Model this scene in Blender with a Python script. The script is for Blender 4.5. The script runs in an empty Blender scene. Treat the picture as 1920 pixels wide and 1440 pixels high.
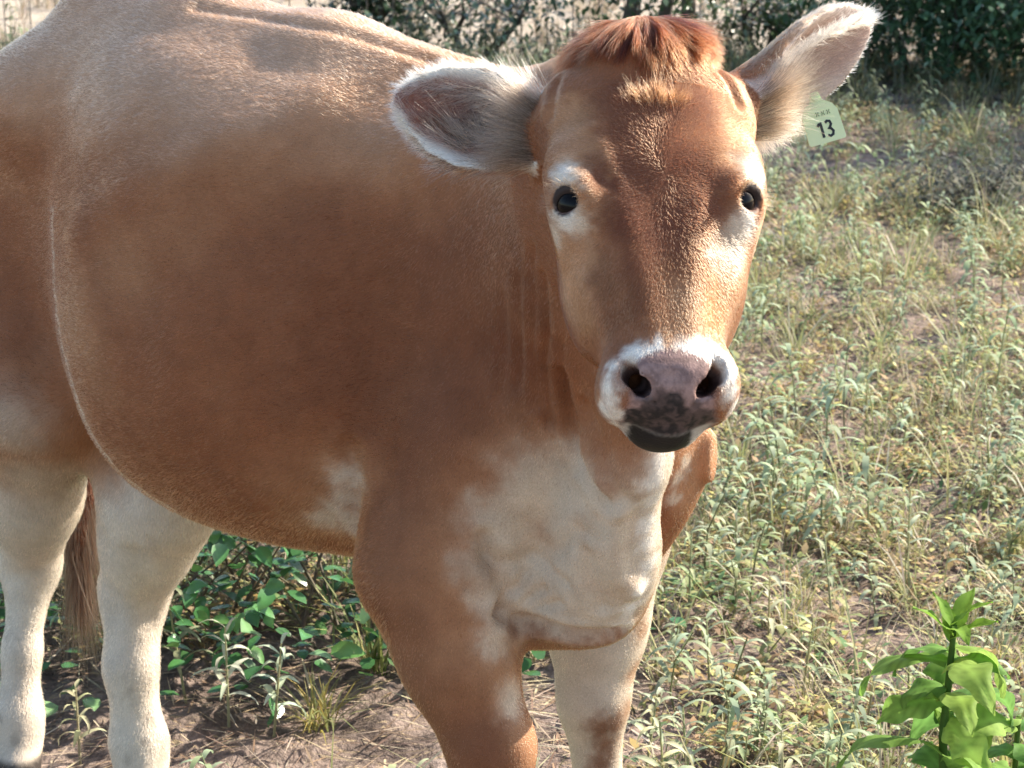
import bpy, bmesh, math, random
import numpy as np
from mathutils import Vector, Matrix
R = math.radians
# ---------------------------------------------------------------- camera
CAM_H, PITCH, FPX = 1.55, 15.5, 4000.0
def ray_at(u, v, d):
    """world point seen at photo position (u,v) at horizontal distance d"""
    a = R(PITCH); x = (u-960)/FPX; y = -(v-720)/FPX
    dy = math.cos(a)+y*math.sin(a); dz = -math.sin(a)+y*math.cos(a)
    k = d/dy
    return np.array([x*k, d, CAM_H+dz*k])
sc = bpy.context.scene
# ---------------------------------------------------------------- camera
cam = bpy.data.cameras.new('camera'); cam_o = bpy.data.objects.new('camera', cam); sc.collection.objects.link(cam_o)
cam_o.location = (0, 0, CAM_H); cam_o.rotation_euler = (R(90-PITCH), 0, 0); cam.lens = 36*FPX/1920; cam.clip_end = 2000; sc.camera = cam_o
cam.dof.use_dof = True; cam.dof.focus_distance = 2.6; cam.dof.aperture_fstop = 16
# ---------------------------------------------------------------- daylight
SUN = Vector((.72, .35, .60)).normalized()
elev = math.asin(SUN.z); rot = math.atan2(SUN.x, SUN.y)
world = bpy.data.worlds.new('World'); sc.world = world; world.use_nodes = True
nt = world.node_tree; bg = nt.nodes['Background']; sky = nt.nodes.new('ShaderNodeTexSky'); sky.sky_type = 'NISHITA'; sky.sun_disc = False
sky.sun_elevation = elev; sky.sun_rotation = rot; nt.links.new(sky.outputs[0], bg.inputs[0]); bg.inputs[1].default_value = .14
sun = bpy.data.lights.new('sun', 'SUN'); sun.energy = 5.0; sun.angle = R(.6); sun.color = (1, .93, .82)
sun_o = bpy.data.objects.new('sun', sun); sc.collection.objects.link(sun_o); sun_o.rotation_euler = (-SUN).to_track_quat('-Z', 'Y').to_euler(); sun_o.location = (6, 2, 6)
sc.view_settings.view_transform = 'Standard'; sc.view_settings.look = 'None'; sc.view_settings.gamma = 1; sc.view_settings.use_curve_mapping = False
sc.view_settings.exposure = 1.22
sc.view_settings.use_white_balance = True; sc.view_settings.white_balance_temperature = 6900; sc.view_settings.white_balance_tint = 10
sc.cycles.max_bounces = 8; sc.cycles.transparent_max_bounces = 12; sc.cycles.use_denoising = True
# ---------------------------------------------------------------- materials
MAT = {}
def material(name):
    m = bpy.data.materials.new(name); m.use_nodes = True; return m, m.node_tree.nodes, m.node_tree.links
def N(nodes, t, **kw):
    n = nodes.new(t)
    for k, v in kw.items(): setattr(n, k, v)
    return n
def plain(name, c, rough=.6, spec=.4):
    m, ns, l = material(name); p = ns['Principled BSDF']; p.inputs['Base Color'].default_value = (*c, 1); p.inputs['Roughness'].default_value = rough; p.inputs['Specular IOR Level'].default_value = spec
    MAT[name] = m; return m
m, ns, l = material('hide'); p = ns['Principled BSDF']
at = N(ns, 'ShaderNodeAttribute', attribute_name='tint'); ba = N(ns, 'ShaderNodeAttribute', attribute_name='bare')
tc = N(ns, 'ShaderNodeTexCoord'); nz = N(ns, 'ShaderNodeTexNoise'); nz.inputs['Scale'].default_value = 420; nz.inputs['Detail'].default_value = 3
l.new(tc.outputs['Object'], nz.inputs['Vector'])
mx = N(ns, 'ShaderNodeMix', data_type='RGBA', blend_type='MULTIPLY'); mx.inputs[0].default_value = .5
cr = N(ns, 'ShaderNodeValToRGB'); cr.color_ramp.elements[0].position = .3; cr.color_ramp.elements[0].color = (.6, .6, .6, 1); cr.color_ramp.elements[1].position = .7
l.new(nz.outputs[0], cr.inputs[0]); l.new(at.outputs['Color'], mx.inputs[6]); l.new(cr.outputs[0], mx.inputs[7]); l.new(mx.outputs[2], p.inputs['Base Color'])
mr = N(ns, 'ShaderNodeMapRange'); mr.inputs['To Min'].default_value = .75; mr.inputs['To Max'].default_value = .52; l.new(ba.outputs['Fac'], mr.inputs['Value']); l.new(mr.outputs[0], p.inputs['Roughness'])
bu = N(ns, 'ShaderNodeBump'); bu.inputs['Strength'].default_value = .35; bu.inputs['Distance'].default_value = .002; l.new(nz.outputs[0], bu.inputs['Height']); l.new(bu.outputs[0], p.inputs['Normal'])
p.inputs['Specular IOR Level'].default_value = .22; MAT['hide'] = m
m, ns, l = material('fur'); ns.remove(ns['Principled BSDF'])
at = N(ns, 'ShaderNodeAttribute', attribute_name='tint'); h = N(ns, 'ShaderNodeBsdfHairPrincipled'); h.parametrization = 'COLOR'
h.inputs['Roughness'].default_value = .42; h.inputs['Radial Roughness'].default_value = .55; h.inputs['IOR'].default_value = 1.30
l.new(at.outputs['Color'], h.inputs['Color']); l.new(h.outputs[0], ns['Material Output'].inputs[0]); MAT['fur'] = m
m, ns, l = material('eye'); p = ns['Principled BSDF']; at = N(ns, 'ShaderNodeAttribute', attribute_name='tint'); l.new(at.outputs['Color'], p.inputs['Base Color'])
p.inputs['Roughness'].default_value = .12; p.inputs['Specular IOR Level'].default_value = .12; p.inputs['Coat Weight'].default_value = .03; p.inputs['Coat Roughness'].default_value = .03; MAT['eye'] = m
m = plain('tag', (.64, .76, .46), .65); m.node_tree.nodes['Principled BSDF'].inputs['Subsurface Weight'].default_value = .25; m.node_tree.nodes['Principled BSDF'].inputs['Subsurface Radius'].default_value = (.004, .004, .004)
plain('ink', (.012, .014, .016), .5); plain('faint', (.16, .25, .13), .6)
# ---------------------------------------------------------------- spine: the cow stands bent to its left
S_W, A0, A1 = .97, R(22), R(64)
WITHERS = np.array([-.05, 2.73])
_ss = np.linspace(-1.0, 3.0, 4001)
_hd = A0+(A1-A0)*np.clip(_ss/S_W, 0, 1)
_dx, _dy = np.sin(_hd), -np.cos(_hd)
_px = np.concatenate([[0], np.cumsum((_dx[1:]+_dx[:-1])*.5*.001)]); _py = np.concatenate([[0], np.cumsum((_dy[1:]+_dy[:-1])*.5*.001)])
_i = int(round((S_W+1)*1000)); _px += WITHERS[0]-_px[_i]; _py += WITHERS[1]-_py[_i]
def to_world(q):
    q = np.asarray(q, float); s, t = q[..., 0], q[..., 1]
    h = A0+(A1-A0)*np.clip(s/S_W, 0, 1)
    x = np.interp(s, _ss, _px); y = np.interp(s, _ss, _py)
    return np.stack([x+t*np.cos(h), y+t*np.sin(h), q[..., 2]], -1)
def to_cow(p):
    p = np.asarray(p, float)
    lx, ly = np.cos(_hd), np.sin(_hd)
    ds = (p[0]-_px)*_dx+(p[1]-_py)*_dy          # forward residual at each s
    t = (p[0]-_px)*lx+(p[1]-_py)*ly
    cand = np.abs(ds)+1e-3*np.abs(t)
    i = int(np.argmin(cand))
    return np.array([_ss[i], t[i], p[2]])
def PC(u, v, d): return to_cow(ray_at(u, v, d))
# head frame
def rigid_dir(w):      # world direction -> cow frame direction in the straight front part
    f = np.array([math.sin(A1), -math.cos(A1)]); l = np.array([math.cos(A1), math.sin(A1)])
    return np.array([w[0]*f[0]+w[1]*f[1], w[0]*l[0]+w[1]*l[1], w[2]])
HO = np.array([.150, 2.301, 1.309])
HV = np.array([.013, -.283, -.345]); HV /= np.linalg.norm(HV)
HU = np.array([math.cos(R(5)), math.sin(R(5)), -.035]); HU -= HV*HU.dot(HV); HU /= np.linalg.norm(HU)
HW = np.cross(HU, HV); HW = HW if HW[1] < 0 else -HW
cO, cU, cV, cW = to_cow(HO), rigid_dir(HU), rigid_dir(HV), rigid_dir(HW)
def head_pt(u, v, w): return cO+cU*u+cV*v+cW*w

# ---------------------------------------------------------------- implicit surface on a rectilinear grid
def axis(segs):
    out = [np.arange(a, b, h) for a, b, h in segs]
    return np.concatenate(out).astype(np.float32)
class Field:
    def __init__(self, xs, ys, zs):
        self.ax = (xs, ys, zs); self.D = np.full((len(xs), len(ys), len(zs)), .5, np.float32)
    def box(self, lo, hi):
        sl = []
        for a, l, h in zip(self.ax, lo, hi):
            sl.append(slice(int(np.searchsorted(a, l)), int(np.searchsorted(a, h))))
        g = [self.ax[0][sl[0]][:, None, None], self.ax[1][sl[1]][None, :, None], self.ax[2][sl[2]][None, None, :]]
        return tuple(sl), g
    def add(self, lo, hi, fn, k=.03):
        sl, g = self.box(lo, hi); f = fn(*g).astype(np.float32); a = self.D[sl]
        if k <= 0: self.D[sl] = np.minimum(a, f); return
        h = np.maximum(k-np.abs(a-f), 0)/k
        self.D[sl] = np.minimum(a, f)-h*h*k*.25
    def cut(self, lo, hi, fn, k=.01):
        sl, g = self.box(lo, hi); f = -fn(*g).astype(np.float32); a = self.D[sl]
        h = np.maximum(k-np.abs(a-f), 0)/k
        self.D[sl] = np.maximum(a, f)+h*h*k*.25
    def warp(self, lo, hi, fn):
        sl, g = self.box(lo, hi); self.D[sl] += fn(*g).astype(np.float32)
    # primitives
    def cone(self, a, b, ra, rb, k=.03, pad=.06, op='add', squash=None):
        a = np.asarray(a, float); b = np.asarray(b, float); r = max(ra, rb)+max(pad, k+.02)
        def fn(x, y, z):
            d = b-a; L = d.dot(d)+1e-9
            px, py, pz = x-a[0], y-a[1], z-a[2]
            h = np.clip((px*d[0]+py*d[1]+pz*d[2])/L, 0, 1)
            qx, qy, qz = px-d[0]*h, py-d[1]*h, pz-d[2]*h
            rr = qx*qx+qy*qy+qz*qz
            if squash is not None:      # (direction, factor): thinner along that direction
                n, f = squash; n = np.asarray(n, float)/np.linalg.norm(n)
                c = qx*n[0]+qy*n[1]+qz*n[2]; rr = rr+c*c*(f*f-1)
            return np.sqrt(rr)-(ra+(rb-ra)*h)
        lo, hi = np.minimum(a, b)-r, np.maximum(a, b)+r
        (self.add if op == 'add' else self.cut)(lo, hi, fn, k)
    def ball(self, c, rad, k=.03, pad=.06, axes=None, op='add'):
        c = np.asarray(c, float); rad = np.asarray(rad, float)
        A = np.eye(3) if axes is None else np.asarray(axes, float)
        m = float(rad.max())+max(pad, k+.02); rm = float(rad.min())
        def fn(x, y, z):
            px, py, pz = x-c[0], y-c[1], z-c[2]
            q = 0; g = 0
            for i in range(3):
                e = px*A[i][0]+py*A[i][1]+pz*A[i][2]
                q = q+(e/rad[i])**2; g = g+(e/rad[i]**2)**2
            q = np.sqrt(q); return q*(q-1)/np.maximum(np.sqrt(g), 1e-6)
        (self.add if op == 'add' else self.cut)(c-m, c+m, fn, k)
def surface_nets(F):
    D = F.D; s = D < 0
    X, Y, Z = F.ax
    n0 = s[:-1, :-1, :-1].astype(np.int8)
    cnt = np.zeros_like(n0)
    for i in (0, 1):
        for j in (0, 1):
            for k in (0, 1):
                cnt += s[i:s.shape[0]-1+i, j:s.shape[1]-1+j, k:s.shape[2]-1+k]
    act = (cnt > 0) & (cnt < 8)
    I, J, K = np.nonzero(act)
    idx = np.full(act.shape, -1, np.int32); idx[I, J, K] = np.arange(len(I))
    acc = np.zeros((len(I), 3)); num = np.zeros(len(I))
    corners = [(i, j, k) for i in (0, 1) for j in (0, 1) for k in (0, 1)]
    for a in corners:
        for ax in range(3):
            if a[ax] == 1: continue
            b = list(a); b[ax] = 1
            da = D[I+a[0], J+a[1], K+a[2]]; db = D[I+b[0], J+b[1], K+b[2]]
            m = (da < 0) != (db < 0); t = np.where(m, da/np.where(m, da-db, 1), 0)
            pa = np.stack([X[I+a[0]], Y[J+a[1]], Z[K+a[2]]], 1); pb = np.stack([X[I+b[0]], Y[J+b[1]], Z[K+b[2]]], 1)
            acc += np.where(m[:, None], pa+(pb-pa)*t[:, None], 0); num += m
    V = acc/num[:, None]
    quads = []
    for ax in range(3):
        o = [(1, 2), (2, 0), (0, 1)][ax]
        sl0 = [slice(None)]*3; sl1 = [slice(None)]*3
        sl0[ax] = slice(0, -1); sl1[ax] = slice(1, None)
        a0 = s[tuple(sl0)]; a1 = s[tuple(sl1)]
        e = np.stack(np.nonzero(a0 != a1), 1)
        ok = (e[:, o[0]] > 0) & (e[:, o[1]] > 0) & (e[:, o[0]] < s.shape[o[0]]-1) & (e[:, o[1]] < s.shape[o[1]]-1)
        e = e[ok]
        def at(d0, d1):
            c = e.copy(); c[:, o[0]] -= d0; c[:, o[1]] -= d1
            return idx[c[:, 0], c[:, 1], c[:, 2]]
        q = np.stack([at(1, 1), at(0, 1), at(0, 0), at(1, 0)], 1)
        fl = a0[e[:, 0], e[:, 1], e[:, 2]]
        q = np.where(fl[:, None], q, q[:, ::-1]); quads.append(q)
    return V, np.concatenate(quads)
def smooth(V, Q, n, w=.5):
    E = np.concatenate([Q[:, [0, 1]], Q[:, [1, 2]], Q[:, [2, 3]], Q[:, [3, 0]]]); E = np.concatenate([E, E[:, ::-1]])
    deg = np.bincount(E[:, 0], minlength=len(V)).astype(float)
    for it in range(n):
        acc = np.stack([np.bincount(E[:, 0], V[E[:, 1], c], len(V)) for c in range(3)], 1)
        V = V+(acc/deg[:, None]-V)*(w if np.isscalar(w) else w[:, None])
    return V
def vnormals(V, Q):
    n = np.cross(V[Q[:, 2]]-V[Q[:, 0]], V[Q[:, 3]]-V[Q[:, 1]])
    N = np.stack([sum(np.bincount(Q[:, k], n[:, c], len(V)) for k in range(4)) for c in range(3)], 1)
    return N/np.maximum(np.linalg.norm(N, axis=1), 1e-12)[:, None]

def head_local(q):
    d = q-cO
    return d@cU, d@cV, d@cW
def interp_tab(tab, x, col):
    return np.interp(x, tab[:, 0], tab[:, col])
def csmooth(tab, step=.01):
    """resample a profile table with a Catmull-Rom spline so no kinks show"""
    xs = tab[:, 0]; o = np.arange(xs[0], xs[-1]+1e-9, step); out = [o]
    for c in range(1, tab.shape[1]):
        y = tab[:, c]; m = np.gradient(y, xs)
        i = np.clip(np.searchsorted(xs, o)-1, 0, len(xs)-2); h = xs[i+1]-xs[i]; t = (o-xs[i])/h
        out.append((2*t**3-3*t**2+1)*y[i]+(t**3-2*t**2+t)*h*m[i]+(-2*t**3+3*t**2)*y[i+1]+(t**3-t**2)*h*m[i+1])
    return np.stack(out, 1)

TORSO = csmooth(np.array([
  # s     ztop   zbot   zmid  halfw  ptop
  [-.14, .98,  .82,  .92,  .020, 2.0],
  [-.10, 1.06,  .76,  .92,  .080, 2.0],
  [-.04, 1.085, .72,  .93,  .130, 2.0],
  [.04,  1.15,  .70,  .95,  .165, 2.1],
  [.14,  1.222, .68,  .96,  .180, 2.1],
  [.26,  1.272, .64,  .94,  .185, 2.3],
  [.36,  1.272, .605, .90,  .190, 2.3],
  [.46,  1.266, .575, .86,  .236, 2.3],
  [.57,  1.255, .552, .83,  .292, 2.2],
  [.70,  1.242, .542, .82,  .300, 2.1],
  [.85,  1.226, .540, .81,  .255, 1.9],
  [.97,  1.195, .540, .80,  .210, 1.7],
  [1.08, 1.15,  .540, .77,  .185, 1.7],
  [1.18, 1.04,  .545, .74,  .128, 1.9],
  [1.24, .92,   .590, .73,  .074, 2.0],
  [1.28, .82,   .660, .735,  .040, 2.0],
  [1.30, .765,   .705, .735,  .008, 2.0]]))
# head profile: v, half width, front w, back w, centre w
HEAD = csmooth(np.array([
  [-.035, .010, -.075, -.095, -.085],
  [-.02, .032, -.045, -.12, -.08],
  [0.00, .054, -.018, -.150, -.075],
  [.03,  .074, -.002, -.165, -.070],
  [.07,  .094, .006, -.185, -.065],
  [.12,  .101, .009, -.195, -.060],
  [.17,  .102, .009, -.205, -.060],
  [.21,  .099, .006, -.205, -.062],
  [.25,  .092, .003, -.195, -.064],
  [.29,  .083, .000, -.180, -.064],
  [.32,  .073, -.002, -.165, -.064],
  [.35,  .064, -.003, -.150, -.060],
  [.38,  .062, -.005, -.135, -.060],
  [.41,  .060, -.014, -.115, -.060],
  [.432,  .040, -.034, -.095, -.065],
  [.446,  .010, -.060, -.075, -.068]]), .005)

def build_field():
    xs = axis([(-.34, .90, .008), (.90, 1.85, .0041)])
    ys = axis([(-.62, .06, .0041), (.06, .40, .0075)])
    zs = axis([(-.03, .52, .0075), (.52, 1.47, .0041)])
    F = Field(xs, ys, zs)
    # --- torso
    def torso(x, y, z):
        s = x[:, 0, 0]; c = [np.interp(s, TORSO[:, 0], TORSO[:, i])[:, None, None] for i in range(1, 6)]
        zt, zb, zm, hw, pt = c
        ht = np.maximum(zt-zm, .03); hb = np.maximum(zm-zb, .03); hw = np.maximum(hw, .015)
        hw = hw*(1-.16*np.clip((x-.93)/.12, 0, 1)*np.clip(y/.05, 0, 1))
        dz = z-zm
        h = np.where(dz > 0, ht, hb); p = np.where(dz > 0, pt, 2.15)
        ay = np.maximum(np.abs(y)/hw, 1e-4); az = np.maximum(np.abs(dz)/h, 1e-4)
        rho = (ay**p+az**p)**(1/p)
        d = (rho-1)*np.minimum(hw, h)*.95
        return np.maximum(d, np.maximum(-.14-x, x-1.31))
    F.add((-.3, -.5, .3), (1.4, .4, 1.4), torso, 0)
    # --- spine ridge, hook bones, tail head
    sp_ = [(-.07, 0, 1.07), (.05, 0, 1.155), (.25, 0, 1.238), (.5, 0, 1.226), (.75, 0, 1.203), (.95, 0, 1.160)]
    for p, q in zip(sp_[:-1], sp_[1:]): F.cone(p, q, .030, .030, .09)
    for sd in (-1, 1):
        F.ball((.21, sd*.140, 1.10), (.09, .06, .05), .12)          # hook
        F.ball((-.05, sd*.09, 1.0), (.07, .06, .06), .08)           # pin
        F.ball((.08, sd*.13, .86), (.17, .105, .24), .08)            # thigh
        # shoulder blade and upper arm
        F.cone((.99, sd*.125, 1.08), (1.14, sd*(.170 if sd < 0 else .110), .80), .075, .095 if sd < 0 else .075, .10, squash=((0, 1, 0), 1.25))
    # --- hind legs (cow's right = near, left = far)
    def leg(pts, k=.03):
        for (a, ra), (b, rb) in zip(pts[:-1], pts[1:]): F.cone(a, b, ra, rb, k)
    J = JOINTS
    leg([((.10, -.125, .88), .12), (J['rh_stifle'], .105), (J['rh_gaskin'], .066), (J['rh_hock'], .042)], .06)
    leg([(J['rh_hock'], .040), (J['rh_cannon'], .028), (J['rh_fetlock'], .033), (J['rh_pastern'], .029), (J['rh_hoof'], .036)], .03)
    leg([((.16, .115, .86), .10), (J['lh_stifle'], .078), (J['lh_gaskin'], .058), (J['lh_hock'], .048)], .06)
    leg([(J['lh_hock'], .050), (J['lh_cannon'], .038), (J['lh_fetlock'], .040), (J['lh_pastern'], .033), (J['lh_hoof'], .038)], .03)
    for p in ('rh', 'lh'):
        h = J[p+'_hock']; F.ball(h+np.array([-.03, 0, .02]), (.025, .022, .035), .04)   # point of hock
    # --- tail
    T = JOINTS['tail']
    for i in range(len(T)-1): F.cone(T[i], T[i+1], (.032, .026, .022, .019, .016, .012)[i], (.026, .022, .019, .016, .012, .010)[i], .02)
    # --- fore legs
    leg([((1.07, -.160, .76), .115), (J['rf_elbow'], .088), (J['rf_arm'], .060), (J['rf_knee'], .053)], .06)
    leg([(J['rf_knee'], .050), (J['rf_cannon'], .033), (J['rf_fetlock'], .038), (J['rf_pastern'], .032), (J['rf_hoof'], .038)], .03)
    leg([((1.06, .105, .76), .09), (J['lf_elbow'], .066), (J['lf_arm'], .058), (J['lf_knee'], .048)], .06)
    leg([(J['lf_knee'], .046), (J['lf_cannon'], .031), (J['lf_fetlock'], .037), (J['lf_pastern'], .032), (J['lf_hoof'], .038)], .03)
    # --- neck: crest chain, throat chain, sides
    nb, nt = np.array([1.02, 0, 1.055]), head_pt(0, .04, -.11)
    tb, tt = np.array([1.14, -.035, .76]), head_pt(-.01, .17, -.175)
    for i in range(4):
        f0, f1 = i/4, (i+1)/4
        bow = lambda f: np.array([0, .005*math.sin(math.pi*f), -.005*math.sin(math.pi*f)])
        c0, c1 = nb+(nt-nb)*f0+bow(f0), nb+(nt-nb)*f1+bow(f1)
        t0, t1 = tb+(tt-tb)*f0+bow(f0), tb+(tt-tb)*f1+bow(f1)
        F.cone(c0, c1, .115-.045*f0, .115-.045*f1, .08)
        F.cone(t0, t1, .115-.05*f0, .115-.05*f1, .08)
        F.cone((c0+t0)/2, (c1+t1)/2, .145-.06*f0, .145-.06*f1, .06)
    # --- dewlap and brisket
    dl = [head_pt(0, .27, -.19)]+[np.array(p) for p in DEWLAP]
    rr = [.035]+[.030, .034, .045, .055, .06]
    for i in range(len(dl)-1): F.cone(dl[i], dl[i+1], rr[i], rr[i+1], .07)
    # --- head
    sp = head_pt(0, .2, -.1)
    def hl(x, y, z):
        dx, dy, dz = x-cO[0], y-cO[1], z-cO[2]
        return (dx*cU[0]+dy*cU[1]+dz*cU[2], dx*cV[0]+dy*cV[1]+dz*cV[2], dx*cW[0]+dy*cW[1]+dz*cW[2])
    def head(x, y, z):
        u, v, w = hl(x, y, z)
        g = lambda i: np.interp(v, HEAD[:, 0], HEAD[:, i])
        hw, wf, wb, wc = g(1), g(2), g(3), g(4)
        dw = w-wc; h = np.where(dw > 0, np.maximum(wf-wc, .008), np.maximum(wc-wb, .008))
        # jaw narrows behind the cheeks
        hw2 = hw*np.where(dw < 0, 1-.28*np.clip(-dw/.14, 0, 1)**1.5, 1)
        p = 2.5
        rho = (np.maximum(np.abs(u)/np.maximum(hw2, .006), 1e-4)**p+np.maximum(np.abs(dw)/h, 1e-4)**p)**(1/p)
        d = (rho-1)*np.minimum(np.minimum(hw2, h), .06)
        return np.maximum(d, np.maximum(-.035-v, v-.446))
    F.add(sp-.36, sp+.36, head, .035)
    ax = (cU, cV, cW)
    H = head_pt
    F.ball(H(-.004, .008, -.050), (.046, .042, .050), .04, axes=ax)                   # poll
    F.ball(H(0, .400, -.044), (.058, .036, .040), .03, axes=ax)                  # muzzle
    F.ball(H(0, .423, -.088), (.041, .031, .034), .015, axes=ax)                  # chin, lower lip
    for sd in (-1, 1):
        F.ball(H(sd*.051, .406, -.060), (.019, .026, .034), .015, axes=ax)        # upper lip flews
        F.ball(H(sd*.046, .394, -.034), (.018, .026, .022), .02, axes=ax)        # nostril wing
        F.ball(H(sd*.058, .262, -.115), (.030, .070, .060), .04, axes=ax)        # cheek
        F.ball(H(sd*.073, .185, -.052), (.028, .050, .034), .04, axes=ax)       # orbit
        F.ball(H(sd*.080, .160, -.036), (.022, .030, .020), .04, axes=ax)       # brow
        F.ball(H(sd*.085, .070, -.075), (.028, .045, .040), .04, axes=ax)        # ear root
    # eye sockets
    for sd in (-1, 1):
        E = H(*EYE(sd)); n = cU*sd*.66+cW*.74+cV*.12; n /= np.linalg.norm(n)
        b = np.cross(n, cV); b /= np.linalg.norm(b); vv = np.cross(b, n)
        t_ = np.linspace(-.02, .06, 161); q_ = E+t_[:, None]*n; ix = [np.clip(np.searchsorted(F.ax[i], q_[:, i]), 0, len(F.ax[i])-1) for i in range(3)]
        out_ = F.D[ix[0], ix[1], ix[2]] > 0; ts = t_[np.argmax(out_)]; E = E+n*(ts-.0215); EYEC[sd] = (E, n); pass
        F.ball(E, (.0258,)*3, .022)
        F.ball(E+n*.024+cV*.0032, (.012, .0154, .0096), .004, axes=(n, b, vv), op='cut')
    # nostrils
    for sd in (-1, 1):
        a, b, c = H(sd*.046, .382, -.004), H(sd*.043, .402, -.016), H(sd*.020, .421, -.024)
        F.cone(a, b, .0045, .0090, .006, op='cut'); F.cone(b, c, .0090, .0060, .006, op='cut')
        F.cone((b+c)/2, H(sd*.034, .385, -.065), .0105, .010, .006, op='cut')
    # mouth line and nose groove
    m = [H(-.056, .392, -.105), H(-.050, .414, -.085), H(-.028, .430, -.066), H(0, .434, -.060),
         H(.028, .430, -.066), H(.050, .414, -.085), H(.056, .392, -.105)]
    for a, b in zip(m[:-1], m[1:]): F.cone(a, b, .0042, .0042, .005, op='cut')
    F.cone(H(0, .405, .002), H(0, .436, -.022), .0022, .0022, .006, op='cut')
    # --- ears
    for name in ('right', 'left'): add_ear(F, EARS[name])
    return F
EYEC = {}
EYE = lambda sd: (sd*.076, .203, -.040) if sd < 0 else (.066, .199, -.036)
def ear_frame(e):
    a, b = head_pt(*e['base']), head_pt(*e['tip'])
    ev = b-a; L = np.linalg.norm(ev); ev /= L
    n = cU*e['open'][0]+cV*e['open'][1]+cW*e['open'][2]; n -= ev*n.dot(ev); n /= np.linalg.norm(n)
    bb = np.cross(n, ev); 
    return a, ev, bb, n, L
EARW = np.array([[-.02, .028], [0, .034], [.12, .040], [.3, .054], [.5, .060], [.7, .053], [.85, .037], [.94, .022], [1.0, .007]])
def ear_half(f, e): return np.interp(f, EARW[:, 0], EARW[:, 1])*e['wide']
def add_ear(F, e):
    a, ev, bb, n, L = ear_frame(e)
    def fn(x, y, z):
        px, py, pz = x-a[0], y-a[1], z-a[2]
        E = (px*ev[0]+py*ev[1]+pz*ev[2])/L; B = px*bb[0]+py*bb[1]+pz*bb[2]; N = px*n[0]+py*n[1]+pz*n[2]
        tw = e['twist']*np.clip(E, 0, 1); ct, st = np.cos(tw), np.sin(tw); B, N = B*ct+N*st, N*ct-B*st
        W = ear_half(E, e)
        cup = e['cup']*np.clip(1.15-1.1*E, .12, 1.15)
        q = np.clip(np.abs(B)/W, 0, 1.3)
        h = -cup*W*(1-q*q)
        slope = 2*cup*q
        th = .0075-.002*np.clip(E, 0, 1)
        d = np.abs(N-h)/np.sqrt(1+slope*slope)-th
        d = np.maximum(d, (np.abs(B)-W)*.8)
        return np.maximum(d, np.maximum((E-1)*L*.8, (-.03-E)*L))
    c = a+ev*L/2
    F.add(c-L*.85, c+L*.85, fn, .014)
    F.cone(a-ev*.03-n*.02, a+ev*.025-n*.012, .034, .026, .03)
def head_of(u, v, d):
    p = ray_at(u, v, d)-HO
    return (p.dot(HU), p.dot(HV), p.dot(HW))
TW = -.45
EARS = {
 'right': dict(base=head_of(1035, 262, 2.325), tip=head_of(738, 180, 2.36), open=(-.12, .30, 1.0), cup=.62, wide=1.0, twist=.0),
 'left':  dict(base=head_of(1400, 212, 2.36), tip=head_of(1634, 32, 2.46), open=(.55, .80, .20), cup=.80, wide=1.0, twist=TW),
}
JOINTS = {}
def joints():
    J = JOINTS
    J['rh_stifle'] = PC(75, 740, 3.10);  J['rh_gaskin'] = PC(62, 930, 3.20); J['rh_hock'] = PC(58, 1060, 3.28)
    J['rh_cannon'] = PC(42, 1220, 3.24); J['rh_fetlock'] = PC(36, 1350, 3.20)
    J['rh_pastern'] = PC(36, 1395, 3.19); J['rh_hoof'] = PC(34, 1440, 3.16)
    J['lh_stifle'] = PC(300, 930, 3.04); J['lh_gaskin'] = PC(277, 1020, 3.08); J['lh_hock'] = PC(252, 1110, 3.12)
    J['lh_cannon'] = PC(246, 1250, 3.08); J['lh_fetlock'] = PC(262, 1400, 3.05)
    J['lh_pastern'] = PC(266, 1455, 3.03); J['lh_hoof'] = PC(268, 1512, 3.01)
    J['rf_elbow'] = PC(825, 1070, 2.52); J['rf_arm'] = PC(858, 1230, 2.49); J['rf_knee'] = PC(922, 1400, 2.46)
    k = J['rf_knee']; 
    def down(p, k, dz): J[p+'_cannon'] = k+np.array([.01, 0, -.14]); J[p+'_fetlock'] = np.array([k[0]+.02, k[1], .10]); J[p+'_pastern'] = np.array([k[0]+.035, k[1], .065]); J[p+'_hoof'] = np.array([k[0]+.05, k[1], .03])
    down('rf', k, 0)
    J['lf_elbow'] = PC(1148, 1010, 2.76); J['lf_arm'] = PC(1120, 1170, 2.76); J['lf_knee'] = PC(1112, 1310, 2.74)
    down('lf', J['lf_knee'], 0)
    J['tail'] = [to_cow(p) for p in (np.array([-.745, 3.42, 1.13]), np.array([-.735, 3.47, 1.02]), ray_at(150, 620, 3.47), ray_at(163, 800, 3.44), ray_at(158, 930, 3.42), ray_at(146, 1040, 3.40))]
    global DEWLAP
    DEWLAP = [PC(1180, 870, 2.38), PC(1150, 980, 2.43), PC(1140, 1050, 2.47), PC(1104, 1105, 2.52), PC(1038, 1118, 2.58)]
joints()
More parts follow.
